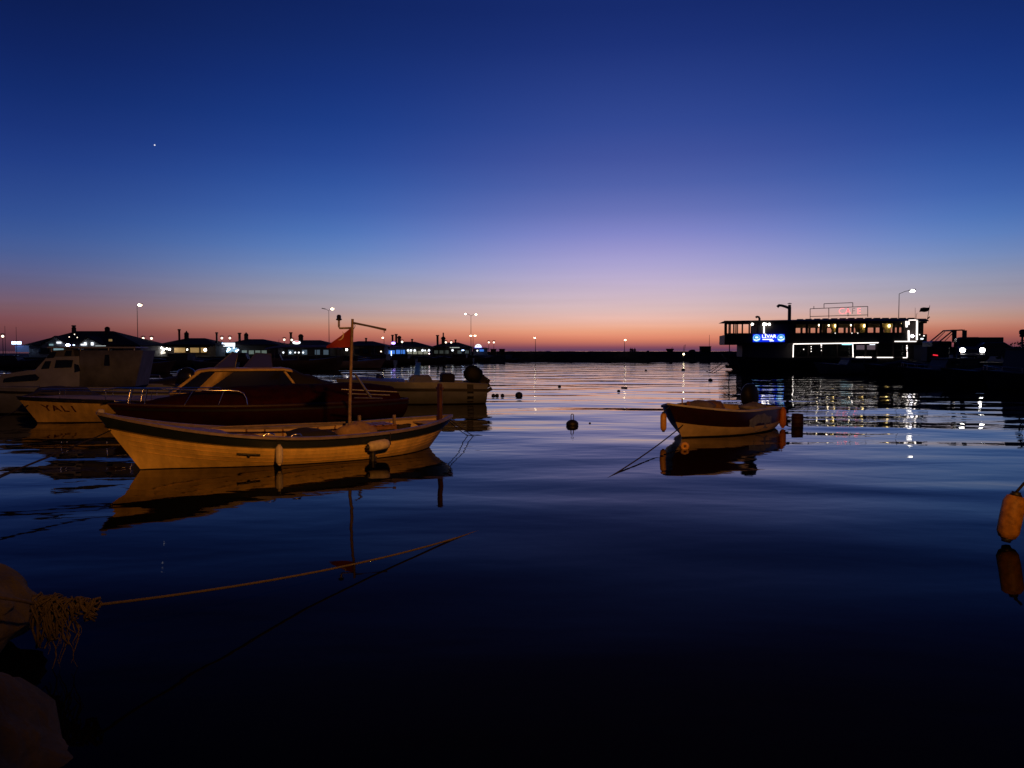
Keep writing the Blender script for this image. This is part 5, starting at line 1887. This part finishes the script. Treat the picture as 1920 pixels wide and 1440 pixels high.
# A: large hipped roof with two white gables
d_ = 104
rA, fA, cA = restaurant('large left restaurant with hipped roof, two white gables and blue sign', 42, 262, d_, 647, 619, 106, 178, M_wallw, 9)
for (a, ap, b2, ya) in ((82, 108, 128, 632), (152, 168, 192, 633)):
    zb_ = pz(647, d_) - SZ
    mb = MB()
    P3 = [Vector((pxm(a, d_) - cA[0], 0, zb_ - .4)), Vector((pxm(b2, d_) - cA[0], 0, zb_ - .4)), Vector((pxm(b2, d_) - cA[0], 0, zb_ + .05)), Vector((pxm(ap, d_) - cA[0], 0, pz(ya, d_) - SZ)), Vector((pxm(a, d_) - cA[0], 0, zb_ + .05))]
    mb.prism(P3, (0, -.35, 0), (0, 3.0, 0))
    gb = mb.build('gable', M_wallw, rA)
    mb = MB()
    for q0, q1 in ((P3[4], P3[3]), (P3[3], P3[2])):
        mb.prism([q0, q1, q1 + Vector((0, 0, .16)), q0 + Vector((0, 0, .16))], (0, -.55, .02), (0, 3.1, .02))
    mb.build('gable_roof', M_roof, gb)
chimney(fA, cA, 108, 616, 622, d_, .42, 4, True, None)
flue(fA, cA, 108, 608, 616, d_, .20, 4)
chimney(fA, cA, 173, 617, 624, d_, .5, 4, True)
bx(rA, cA, 'lit_sign', E_bluew, 30, 47, 640.5, 645.5, d_, -.8, .12)
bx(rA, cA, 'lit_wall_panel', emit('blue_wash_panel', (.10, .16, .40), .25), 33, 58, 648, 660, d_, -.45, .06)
bx(rA, cA, 'gable_light', E_signw, 111, 119, 641, 644, d_, -.5)
bx(rA, cA, 'gable_window', E_coolwin, 97, 104, 645, 648, d_, -.5)
blob(rA, cA, 'blue_lamp', emit('blue_white_lamp', (.62, .66, 1), 14), 134, 647, d_, .26, -.8, .6)
blob(rA, cA, 'blue_lamp', E_bluew, 145, 647, d_, .13, -.8, .6)
for px in (156, 162, 175):
    bx(rA, cA, 'gable_window', E_signw, px, px + (6 if px < 160 else 4), 642 if px > 158 else 645, 647.5, d_, -.5)
bx(rA, cA, 'soffit_light', emit('soffit_pale_light', (.8, .9, .9), .6), 183, 202, 648, 649, d_, -.5)
for px, py in ((136, 632), (146, 627), (151, 633)):
    blob(rA, cA, 'terrace_lamp', E_dimlamp, px, py, d_ , .06, -.7)
bx(rA, cA, 'gable_window', E_warmwin, 206, 212, 636, 640, d_, -.2)
for i in range(6):
    bx(rA, cA, 'window', E_coolwin if i == 1 else M_glassdark, 66 + 28 * i, 84 + 28 * i, 652, 663, d_, .85, .12)

# B
d_ = 112
rB, fB, cB = restaurant('second restaurant from the left with warm windows and bead lights', 292, 404, d_, 646, 633, 328, 362, M_walld)
chimney(fB, cB, 328.5, 627, 636, d_, .5, 4, True, 619)
flue(fB, cB, 320, 616, 638, d_, .16)
flue(fB, cB, 392, 622, 640, d_, .15)
for px0, px1 in ((326, 346), (356, 372), (376, 386)):
    w_ = bx(rB, cB, 'window', E_warmwin, px0, px1, 652, 661, d_, .2, .12)
for k, (px, py, r_) in enumerate(((287.5, 655.5, .17), (300, 653.5, .24), (308, 652, .14), (312, 655, .16), (318, 654, .14), (323, 655, .16), (389.5, 656, .20), (356, 655.5, .1), (288, 665, .09), (292, 665, .09), (296, 652, .12))):
    blob(rB, cB, 'globe_lamp', E_lampw, px, py, d_, r_, -.9)
for k in range(3):
    xa, xb = pxm(298 + 2 * k, d_) - cB[0], pxm(316 - 2 * k, d_) - cB[0]
    MB().tube([(xa, -1.2, pz(666 - k, d_) - SZ), (xb, -1.0, pz(661.5 - k * 2, d_) - SZ)], .05, 5).build('rail_light', emit('rail_pale_light', (1, .9, .75), 1.8), rB)
bx(rB, cB, 'awning', M_darktarp, 296, 400, 648, 650.5, d_, -.6, 1.2)
# C
d_ = 117
rC, fC, cC = restaurant('third restaurant with white rectangular lit sign', 414, 522, d_, 646, 635, 446, 476, M_walld)
chimney(fC, cC, 445, 629, 638, d_, .5, 4, True, 622)
flue(fC, cC, 436.5, 623, 638, d_, .2)
bx(rC, cC, 'lit_sign', E_signw, 423, 445, 643, 649.8, d_, -1.0, .15)
bx(rC, cC, 'sign_edge', E_bluew, 421.5, 422.8, 643, 650, d_, -1.0, .15)
bx(rC, cC, 'window', E_coolwin, 424, 444, 652, 664, d_, .2, .12)
for px, py, r_ in ((433, 654.5, .22), (442, 652, .12), (430, 658.5, .13), (447, 658, .16), (450, 656, .12)):
    blob(rC, cC, 'globe_lamp', E_bluew, px, py, d_, r_, -.8)
MB().loft([[Vector((pxm(px, d_) - cC[0], -1.2 + y, pz(py, d_) - SZ)) for px, py in ((435, 663), (441, 663), (438.5, 666.5))] for y in (0, .12)], True, True, 0, False).build('arrow_light', E_signw, rC)
for px0 in (453, 466, 478, 490):
    bx(rC, cC, 'window', emit('pale_green_window', (.5, .65, .55), .18), px0, px0 + 9, 657, 664, d_, .2, .12)
# D
d_ = 121
rD, fD, cD = restaurant('fourth restaurant with bright oval sign on the roof', 528, 620, d_, 647, 637, 556, 588, M_walld)
chimney(fD, cD, 553, 632, 640, d_, .6, 3.5, True)
flue(fD, cD, 535.5, 622, 641, d_, .18)
osg = MB().lathe([(.03, 0), (.62, 0), (.62, .12), (.03, .12)], (pxm(558, d_) - cD[0], -.6, pz(642.3, d_) - SZ), 20, (0, 1, 0))
osg = osg.build('oval_sign', E_signw, rD)
for v in osg.data.vertices:
    zc2 = pz(642.3, d_) - SZ
    v.co.z = zc2 + (v.co.z - zc2) * .42
MB().box((pxm(559, d_) - cD[0], -.66, pz(640.8, d_) - SZ), (.55, .05, .16)).build('sign_emblem', E_tail, rD)
for px, r_ in ((534, .15), (547, .17), (556, .13), (563, .14), (571, .15)):
    blob(rD, cD, 'globe_lamp', E_signw, px, 661, d_, r_, -.8)
for px0 in (540, 566, 590, 606):
    bx(rD, cD, 'window', emit('dim_blue_window', (.3, .45, .6), .15), px0, px0 + 9, 656, 665, d_, .2, .12)
# E
d_ = 125
rE, fE, cE = restaurant('fifth restaurant half hidden by the red flag', 621, 722, d_, 648, 639, 662, 690, M_walld)
flue(fE, cE, 680, 633, 641, d_, .14)
for px, r_ in ((604, .15), (618, .15), (652, .18)):
    blob(rE, cE, 'globe_lamp', E_lampw, px, 655.5, d_, r_, -.8)
blob(rE, cE, 'globe_lamp', E_dimlamp, 716, 659, d_, .11, -.8)
for px0 in (664, 680, 696):
    bx(rE, cE, 'window', M_glassdark, px0, px0 + 10, 654, 663, d_, .2, .12)
# F
d_ = 130
rF, fF, cF = restaurant('sixth restaurant with blue-lit front and row of white globes', 722, 806, d_, 650, 640, 744, 772, M_walld)
flue(fF, cF, 731, 627, 645, d_, .16)
flue(fF, cF, 738, 625.5, 645, d_, .18)
chimney(fF, cF, 744, 634, 641, d_, .5, 3, True)
flue(fF, cF, 768.5, 635, 641, d_, .14)
for px0, px1 in ((728.5, 732.5), (734, 740), (742.5, 750), (751.5, 759)):
    bx(rF, cF, 'blue_window', E_bluewin, px0, px1, 656 if px0 > 740 else 657, 663.5, d_, .2, .12)
bx(rF, cF, 'blue_window', E_bluew, 733, 734, 658, 667, d_, .1, .1)
MB().ball((pxm(738.5, d_) - cF[0], -.5, pz(643.5, d_) - SZ), .36, 10, 0, .6).build('violet_sign', E_violet, rF)
for px, r_ in ((766, .19), (771.5, .19), (778.5, .19), (793, .2), (798, .13), (805, .19)):
    blob(rF, cF, 'globe_lamp', E_signw, px, 657, d_, r_, -.6)
blob(rF, cF, 'globe_lamp', emit('pinkish_lamp', (1, .7, .7), 4), 805.5, 663, d_, .11, -.6)
for px0 in (764, 774, 784, 794):
    bx(rF, cF, 'window', emit('pale_yellow_window', (.75, .75, .55), .20), px0, px0 + 8, 658, 664, d_, .2, .12)
# G
d_ = 139
rG, fG, cG = restaurant('seventh restaurant left of the round white sign', 808, 884, d_, 650, 641.5, 832, 856, M_walld)
flue(fG, cG, 817.5, 627.5, 645, d_, .2)
chimney(fG, cG, 828.5, 636, 643, d_, .6, 3, True, 623)
flue(fG, cG, 852, 636, 643, d_, .14)
bx(rG, cG, 'fascia_light', emit('fascia_pale_light', (.75, .85, .75), .5), 844, 862, 651, 652.3, d_, -.5)
blob(rG, cG, 'globe_lamp', E_signw, 849, 656.7, d_, .20, -.6)
bx(rG, cG, 'blue_lamp', E_bluew, 866, 870.5, 656, 657.6, d_, -.5)
for px0 in (814, 824, 834, 858, 872):
    bx(rG, cG, 'window', emit('very_dim_window', (.4, .5, .45), .06), px0, px0 + 7, 657, 663, d_, .2, .12)
# H: kiosk with round sign
d_ = 145
rH, fH, cH = restaurant('small kiosk with half-round white lit sign at the end of the shore', 884, 916, d_, 653.5, 651.5, 890, 910, M_wallw, 4)
mb = MB()
n = 16
cxs, czs = pxm(897, d_) - cH[0], pz(651.5, d_) - SZ
mb.prism([Vector((cxs + .62 * math.cos(math.pi * k / n), 0, czs + .62 * math.sin(math.pi * k / n))) for k in range(n + 1)], (0, -.7, 0), (0, -.5, 0))
sg = mb.build('round_sign', E_signw, rH)
mb = MB()
for s_ in (-1, 1):
    mb.ball((cxs + s_ * .17, -.71, czs + .36), .10, 8)
split(mb, 'sign_emblem', mat('sign_emblem_blue', (.01, .03, .10), .6), sg)
bx(rH, cH, 'sign_base', E_blue, 889.5, 904.5, 651.6, 652.6, d_, -.6, .12)
blob(rH, cH, 'globe_lamp', E_signw, 895.5, 657.5, d_, .16, -.8)
MB().tube([(pxm(897, d_) - cH[0], -1, 0), (pxm(897, d_) - cH[0], -1, pz(658, d_) - SZ)], .05, 6).build('lamp_post', M_wallw, rH)
bx(rH, cH, 'window', E_bluewin, 899, 907, 655, 659, d_, .3, .1)
# low kiosks at the tip
for px0, px1, py, lb in ((920, 930, 655, 'left of two small dark huts at the tip of the left shore'), (936, 946.5, 655, 'right of two small dark huts at the tip of the left shore')):
    d_ = 150
    x0, x1 = pxm(px0, d_), pxm(px1, d_)
    zt = pz(py, d_) - SZ
    hut = thing('harbour_hut', lb, 'hut', ((x0 + x1) / 2, d_, SZ), 0, 'huts at the shore tip')
    MB().box((0, .6, zt / 2), (x1 - x0, 1.2, zt)).build('wall', M_walld, hut)
    MB().box((0, .6, zt + .05), (x1 - x0 + .2, 1.5, .1)).build('roof', M_roof, hut)
    MB().box((.05, -.02, zt * .42), (.5, .04, zt * .8)).build('door', M_brick, hut)

# moored boats along the left shore
def px_boat(px, py, dd):
    p = at(px, py, dd)
    return (p.x, p.y, 0)
BL = [(330, 97, 6.5, -1, 'dark moored boat in front of the second restaurant', M_dimd, (-2, .5, 1.6, .9), None),
      (270, 70, 5.5, 1, 'low dark boat right of the cabin cruiser with dim outboard', M_dimd, None, (-2, 1, 1.15)),
      (455, 105, 6.5, 1, 'dim moored boat in front of the lit white sign', M_dimd, (-2, .5, 1.7, .9), None),
      (665, 88, 7.0, 1, 'dim white moored boat below the red flag', M_dimw, None, None),
      (745, 118, 6.0, -1, 'dark moored boat in front of the blue-lit restaurant', M_dimd, (-1.8, .4, 1.5, .8), None),
      (800, 124, 6.0, 1, 'dark moored boat in front of the row of white globes', M_dimd, None, (-2, 1, 1.2)),
      (855, 130, 6.0, -1, 'dark moored boat in front of the seventh restaurant', M_dimd, (-1.8, .4, 1.4, .8), None),
      (958, 147, 3.6, 1, 'flat dark skiff beyond the tip of the left shore', M_dimd, None, None)]
for px, dd, L_, sgn, lb, m, cb, cv in BL:
    simple_boat('moored_boat', lb, px_boat(px, 660, dd), (sgn * .98, .12), L_, [m, m, M_black], cb, 'boats moored along the left shore', False, cover=cv, bow=1.1 if L_ > 4 else .5, mid=.8 if L_ > 4 else .35, stern=.8 if L_ > 4 else .35)
for px, py, lb in ((7, 611, 'left of two thin-masted boats at the far left edge'), (28, 613, 'right of two thin-masted boats at the far left edge')):
    simple_boat('sailing_boat', lb, px_boat(px, 660, 92), (.98, .12), 6.0, [M_dimd, M_dimd, M_black], (-1.8, .4, 1.4, .8), 'sailing boats at the left edge', mast_=at(px, py, 92).z)
for px, dd, L_, sgn, lb, cb, cv, mz in ((400, 86, 5.5, -1, 'low dark boat between the second and third restaurants', None, (-2, 1, 1.2), 3.2), (520, 96, 5.5, 1, 'dark cabin boat left of the awning boat', (-1.7, .3, 1.6, .8), None, 3.4),
                                   (705, 104, 5.5, -1, 'small dark boat right of the red flag', (-1.7, .3, 1.5, .8), None, 3.0), (900, 138, 5.0, 1, 'small dark boat in front of the kiosk with the round sign', None, (-1.8, 1, 1.1), 0)):
    simple_boat('moored_boat', lb, px_boat(px, 660, dd), (sgn * .97, .2), L_, [M_dimd, M_dimw, M_black], cb, 'boats moored along the left shore', False, cover=cv, mast_=mz, rail=True)
# the awning boat
aw = simple_boat('awning_boat', 'excursion boat under a long pale canvas awning by the left shore', px_boat(575, 660, 78), (.99, .05), 7.6, [M_dimd, M_dimd, M_black], None, None, bow=1.5, mid=1.0, stern=1.0)
mb = MB()
rings = []
for i in range(13):
    u = i / 12
    x = -3.9 + 7.6 * u
    zz = 2.62 - .28 * (2 * u - 1) ** 2 + .05 * math.sin(u * 9)
    rings.append([Vector((x, -1.2, zz - .22)), Vector((x, -.6, zz - .04)), Vector((x, 0, zz)), Vector((x, .6, zz - .04)), Vector((x, 1.2, zz - .22))])
mb.loft(rings, False, False, 0, True)
mb.build('awning', mat('dim_canvas', (.30, .25, .22), .85, var=.3, scale=1), aw.o)
for x in (-3.5, -1.2, 1.2, 3.3):
    for s_ in (-1, 1):
        MB().tube([(x, s_ * 1.1, .8), (x, s_ * 1.15, 2.3)], .035, 5).build('awning_post', M_pole, aw.o)
# low inflatable and pontoon behind the cruiser
simple_boat('moored_boat', 'small dark tender with outboard behind the white cruiser', px_boat(255, 700, 34), (-.95, .2), 4.2, [M_dimd, M_dimw, M_black], None, None, True, bow=.8, mid=.55, stern=.55)
simple_boat('moored_boat', 'dim grey motorboat with rail between the cruiser and the maroon boat', px_boat(300, 700, 29), (-.97, -.1), 5.6, [M_dimw, M_grey, M_black], None, None, False, cover=(-2.3, .8, 1.05), rail=True)

# ================================================================== things on the breakwater
# small fishing boats' tops and gear seen over the parapet
c = at(1325, 660, 158)
hut = thing('breakwater_hut', 'dark square hut with a mast near the bow of the floating restaurant', 'hut', (c.x, c.y, 1.8))
x0, x1 = pxm(1315, 158) - c.x, pxm(1333, 158) - c.x
MB().box(((x0 + x1) / 2, .8, .55), (x1 - x0, 1.6, 1.1)).build('wall', M_farstone, hut)
MB().box(((x0 + x1) / 2, .8, 1.12), (x1 - x0 + .15, 1.8, .08)).build('roof', M_farstone, hut)
MB().tube([(pxm(1331, 158) - c.x, .5, 0), (pxm(1331, 158) - c.x, .5, pz(628, 158) - 1.8)], [.06, .03], 6).build('mast', M_pole, hut)
c = at(1256, 660, 157)
o_ = MB()
o_.loft([[Vector((x, y, z)) for x, y in ((-a, -.5), (a, -.5), (a, .5), (-a, .5))] for z, a in ((0, .45), (.3, .62), (.55, .75), (.6, .72))], True, True, 0, False)
o_ = o_.build('stone_bollard_block', M_farstone, None, (c.x, c.y, 1.85))
tag(o_, 'dark tapered block standing on the breakwater left of the low lamp', 'block')
MB().tube([(.35, 0, .5), (.5, 0, .95)], .04, 5).build('pennant_stick', M_pole, o_)
c = at(1283, 660, 157)
o_ = MB().tube([(-.25, 0, 0), (.0, 0, 1.35)], .04, 5).tube([(.0, 0, 0), (.22, 0, 1.45)], .04, 5).build('leaning_rods', M_pole, None, (c.x, c.y, 1.85))
tag(o_, 'two leaning rods above the low lamp on the breakwater', 'rods')
for px, s_, lb in ((1298, 1.0, 'low rounded rock heap on the breakwater near the hut'), (1215, .5, 'small rock lump on the breakwater right of the people')):
    c = at(px, 660, 157)
    heap('rock_heap', lb, 'rocks', (c.x, c.y, 1.8), .7 * s_, .6, .5 * s_, M_farstone, px)
def person(label, p, hgt, seed):
    rnd = random.Random(seed)
    me = bpy.data.meshes.new('person')
    k = hgt / 1.75
    sw = rnd.uniform(-.06, .06)
    V = [(0, 0, .95), (0, 0, 1.2), (0, .01, 1.42), (0, .01, 1.52), (0, -.01, 1.62), (0, -.01, 1.75),
         (.19, 0, 1.40), (.25, .02, 1.12), (.24 + sw, -.06, .86), (-.19, 0, 1.40), (-.26, .02, 1.12), (-.22, -.05 - sw, .86),
         (.10, 0, .88), (.11, -.02 - sw, .50), (.12, .02, .09), (.13, -.12, .04), (-.10, 0, .88), (-.12, -.02 + sw, .50), (-.14, .02, .09), (-.15, -.12, .04)]
    E = [(0, 1), (1, 2), (2, 3), (3, 4), (4, 5), (2, 6), (6, 7), (7, 8), (2, 9), (9, 10), (10, 11), (0, 12), (12, 13), (13, 14), (14, 15), (0, 16), (16, 17), (17, 18), (18, 19)]
    rad = [.15, .145, .13, .06, .10, .085, .07, .05, .04, .07, .05, .04, .09, .065, .05, .04, .09, .065, .05, .04]
    me.from_pydata([(x * k, y * k, z * k) for x, y, z in V], E, [])
    o = bpy.data.objects.new('person', me)
    COL.objects.link(o)
    sk = o.modifiers.new('skin', 'SKIN')
    for i, v in enumerate(me.skin_vertices[0].data):
        v.radius = (rad[i] * k, rad[i] * k)
        v.use_root = (i == 0)
    o.modifiers.new('sub', 'SUBSURF').render_levels = 1
    me.materials.append(M_cloth)
    o.location = p
    return tag(o, label, 'person', 'people on the breakwater')
for px, hg, lb in ((1188.5, 1.70, 'leftmost of three people standing on the breakwater'), (1191.6, 1.62, 'middle of three people standing on the breakwater'), (1196, 1.66, 'rightmost of three people standing on the breakwater')):
    c = at(px, 660, 158)
    person(lb, (c.x, c.y + 4.0, 1.0), hg, int(px))

# the lamp on the near quay that lights the boats (it stands behind the photographer)
lp = thing('street_lamp', 'sodium street lamp on the near quay behind the viewer', 'street lamp', (3.2, -5.6, .45))
MB().tube([(0, 0, 0), (0, 0, .4), (0, 0, 6.4)], [.11, .08, .05], 10).build('pole', M_pole, lp)
MB().tube([(0, 0, 6.4), (-.1, .7, 6.75), (-.15, 1.4, 6.85)], .035, 8).build('arm', M_pole, lp)
hd = MB().box((-.15, 1.65, 6.85), (.28, .6, .12), bev=.04).build('lamp_head', M_pole, lp)
MB().box((-.15, 1.65, 6.77), (.2, .44, .03)).build('bulb', emit('sodium_lamp_light', (1, .45, .08), 20), hd)
sl = bpy.data.lights.new('sodium_light', 'SPOT')
sl.energy = 9500
sl.color = (1.0, .37, .055)
sl.spot_size = R(62)
sl.spot_blend = .9
sl.shadow_soft_size = .22
slo = bpy.data.objects.new('sodium_light', sl)
COL.objects.link(slo)
slo.parent = lp
slo.location = (-.15, 1.65, 6.66)
tgt = Vector((-math.sin(R(12)), math.cos(R(12)), -math.tan(R(17))))
slo.rotation_euler = tgt.to_track_quat('-Z', 'Y').to_euler()
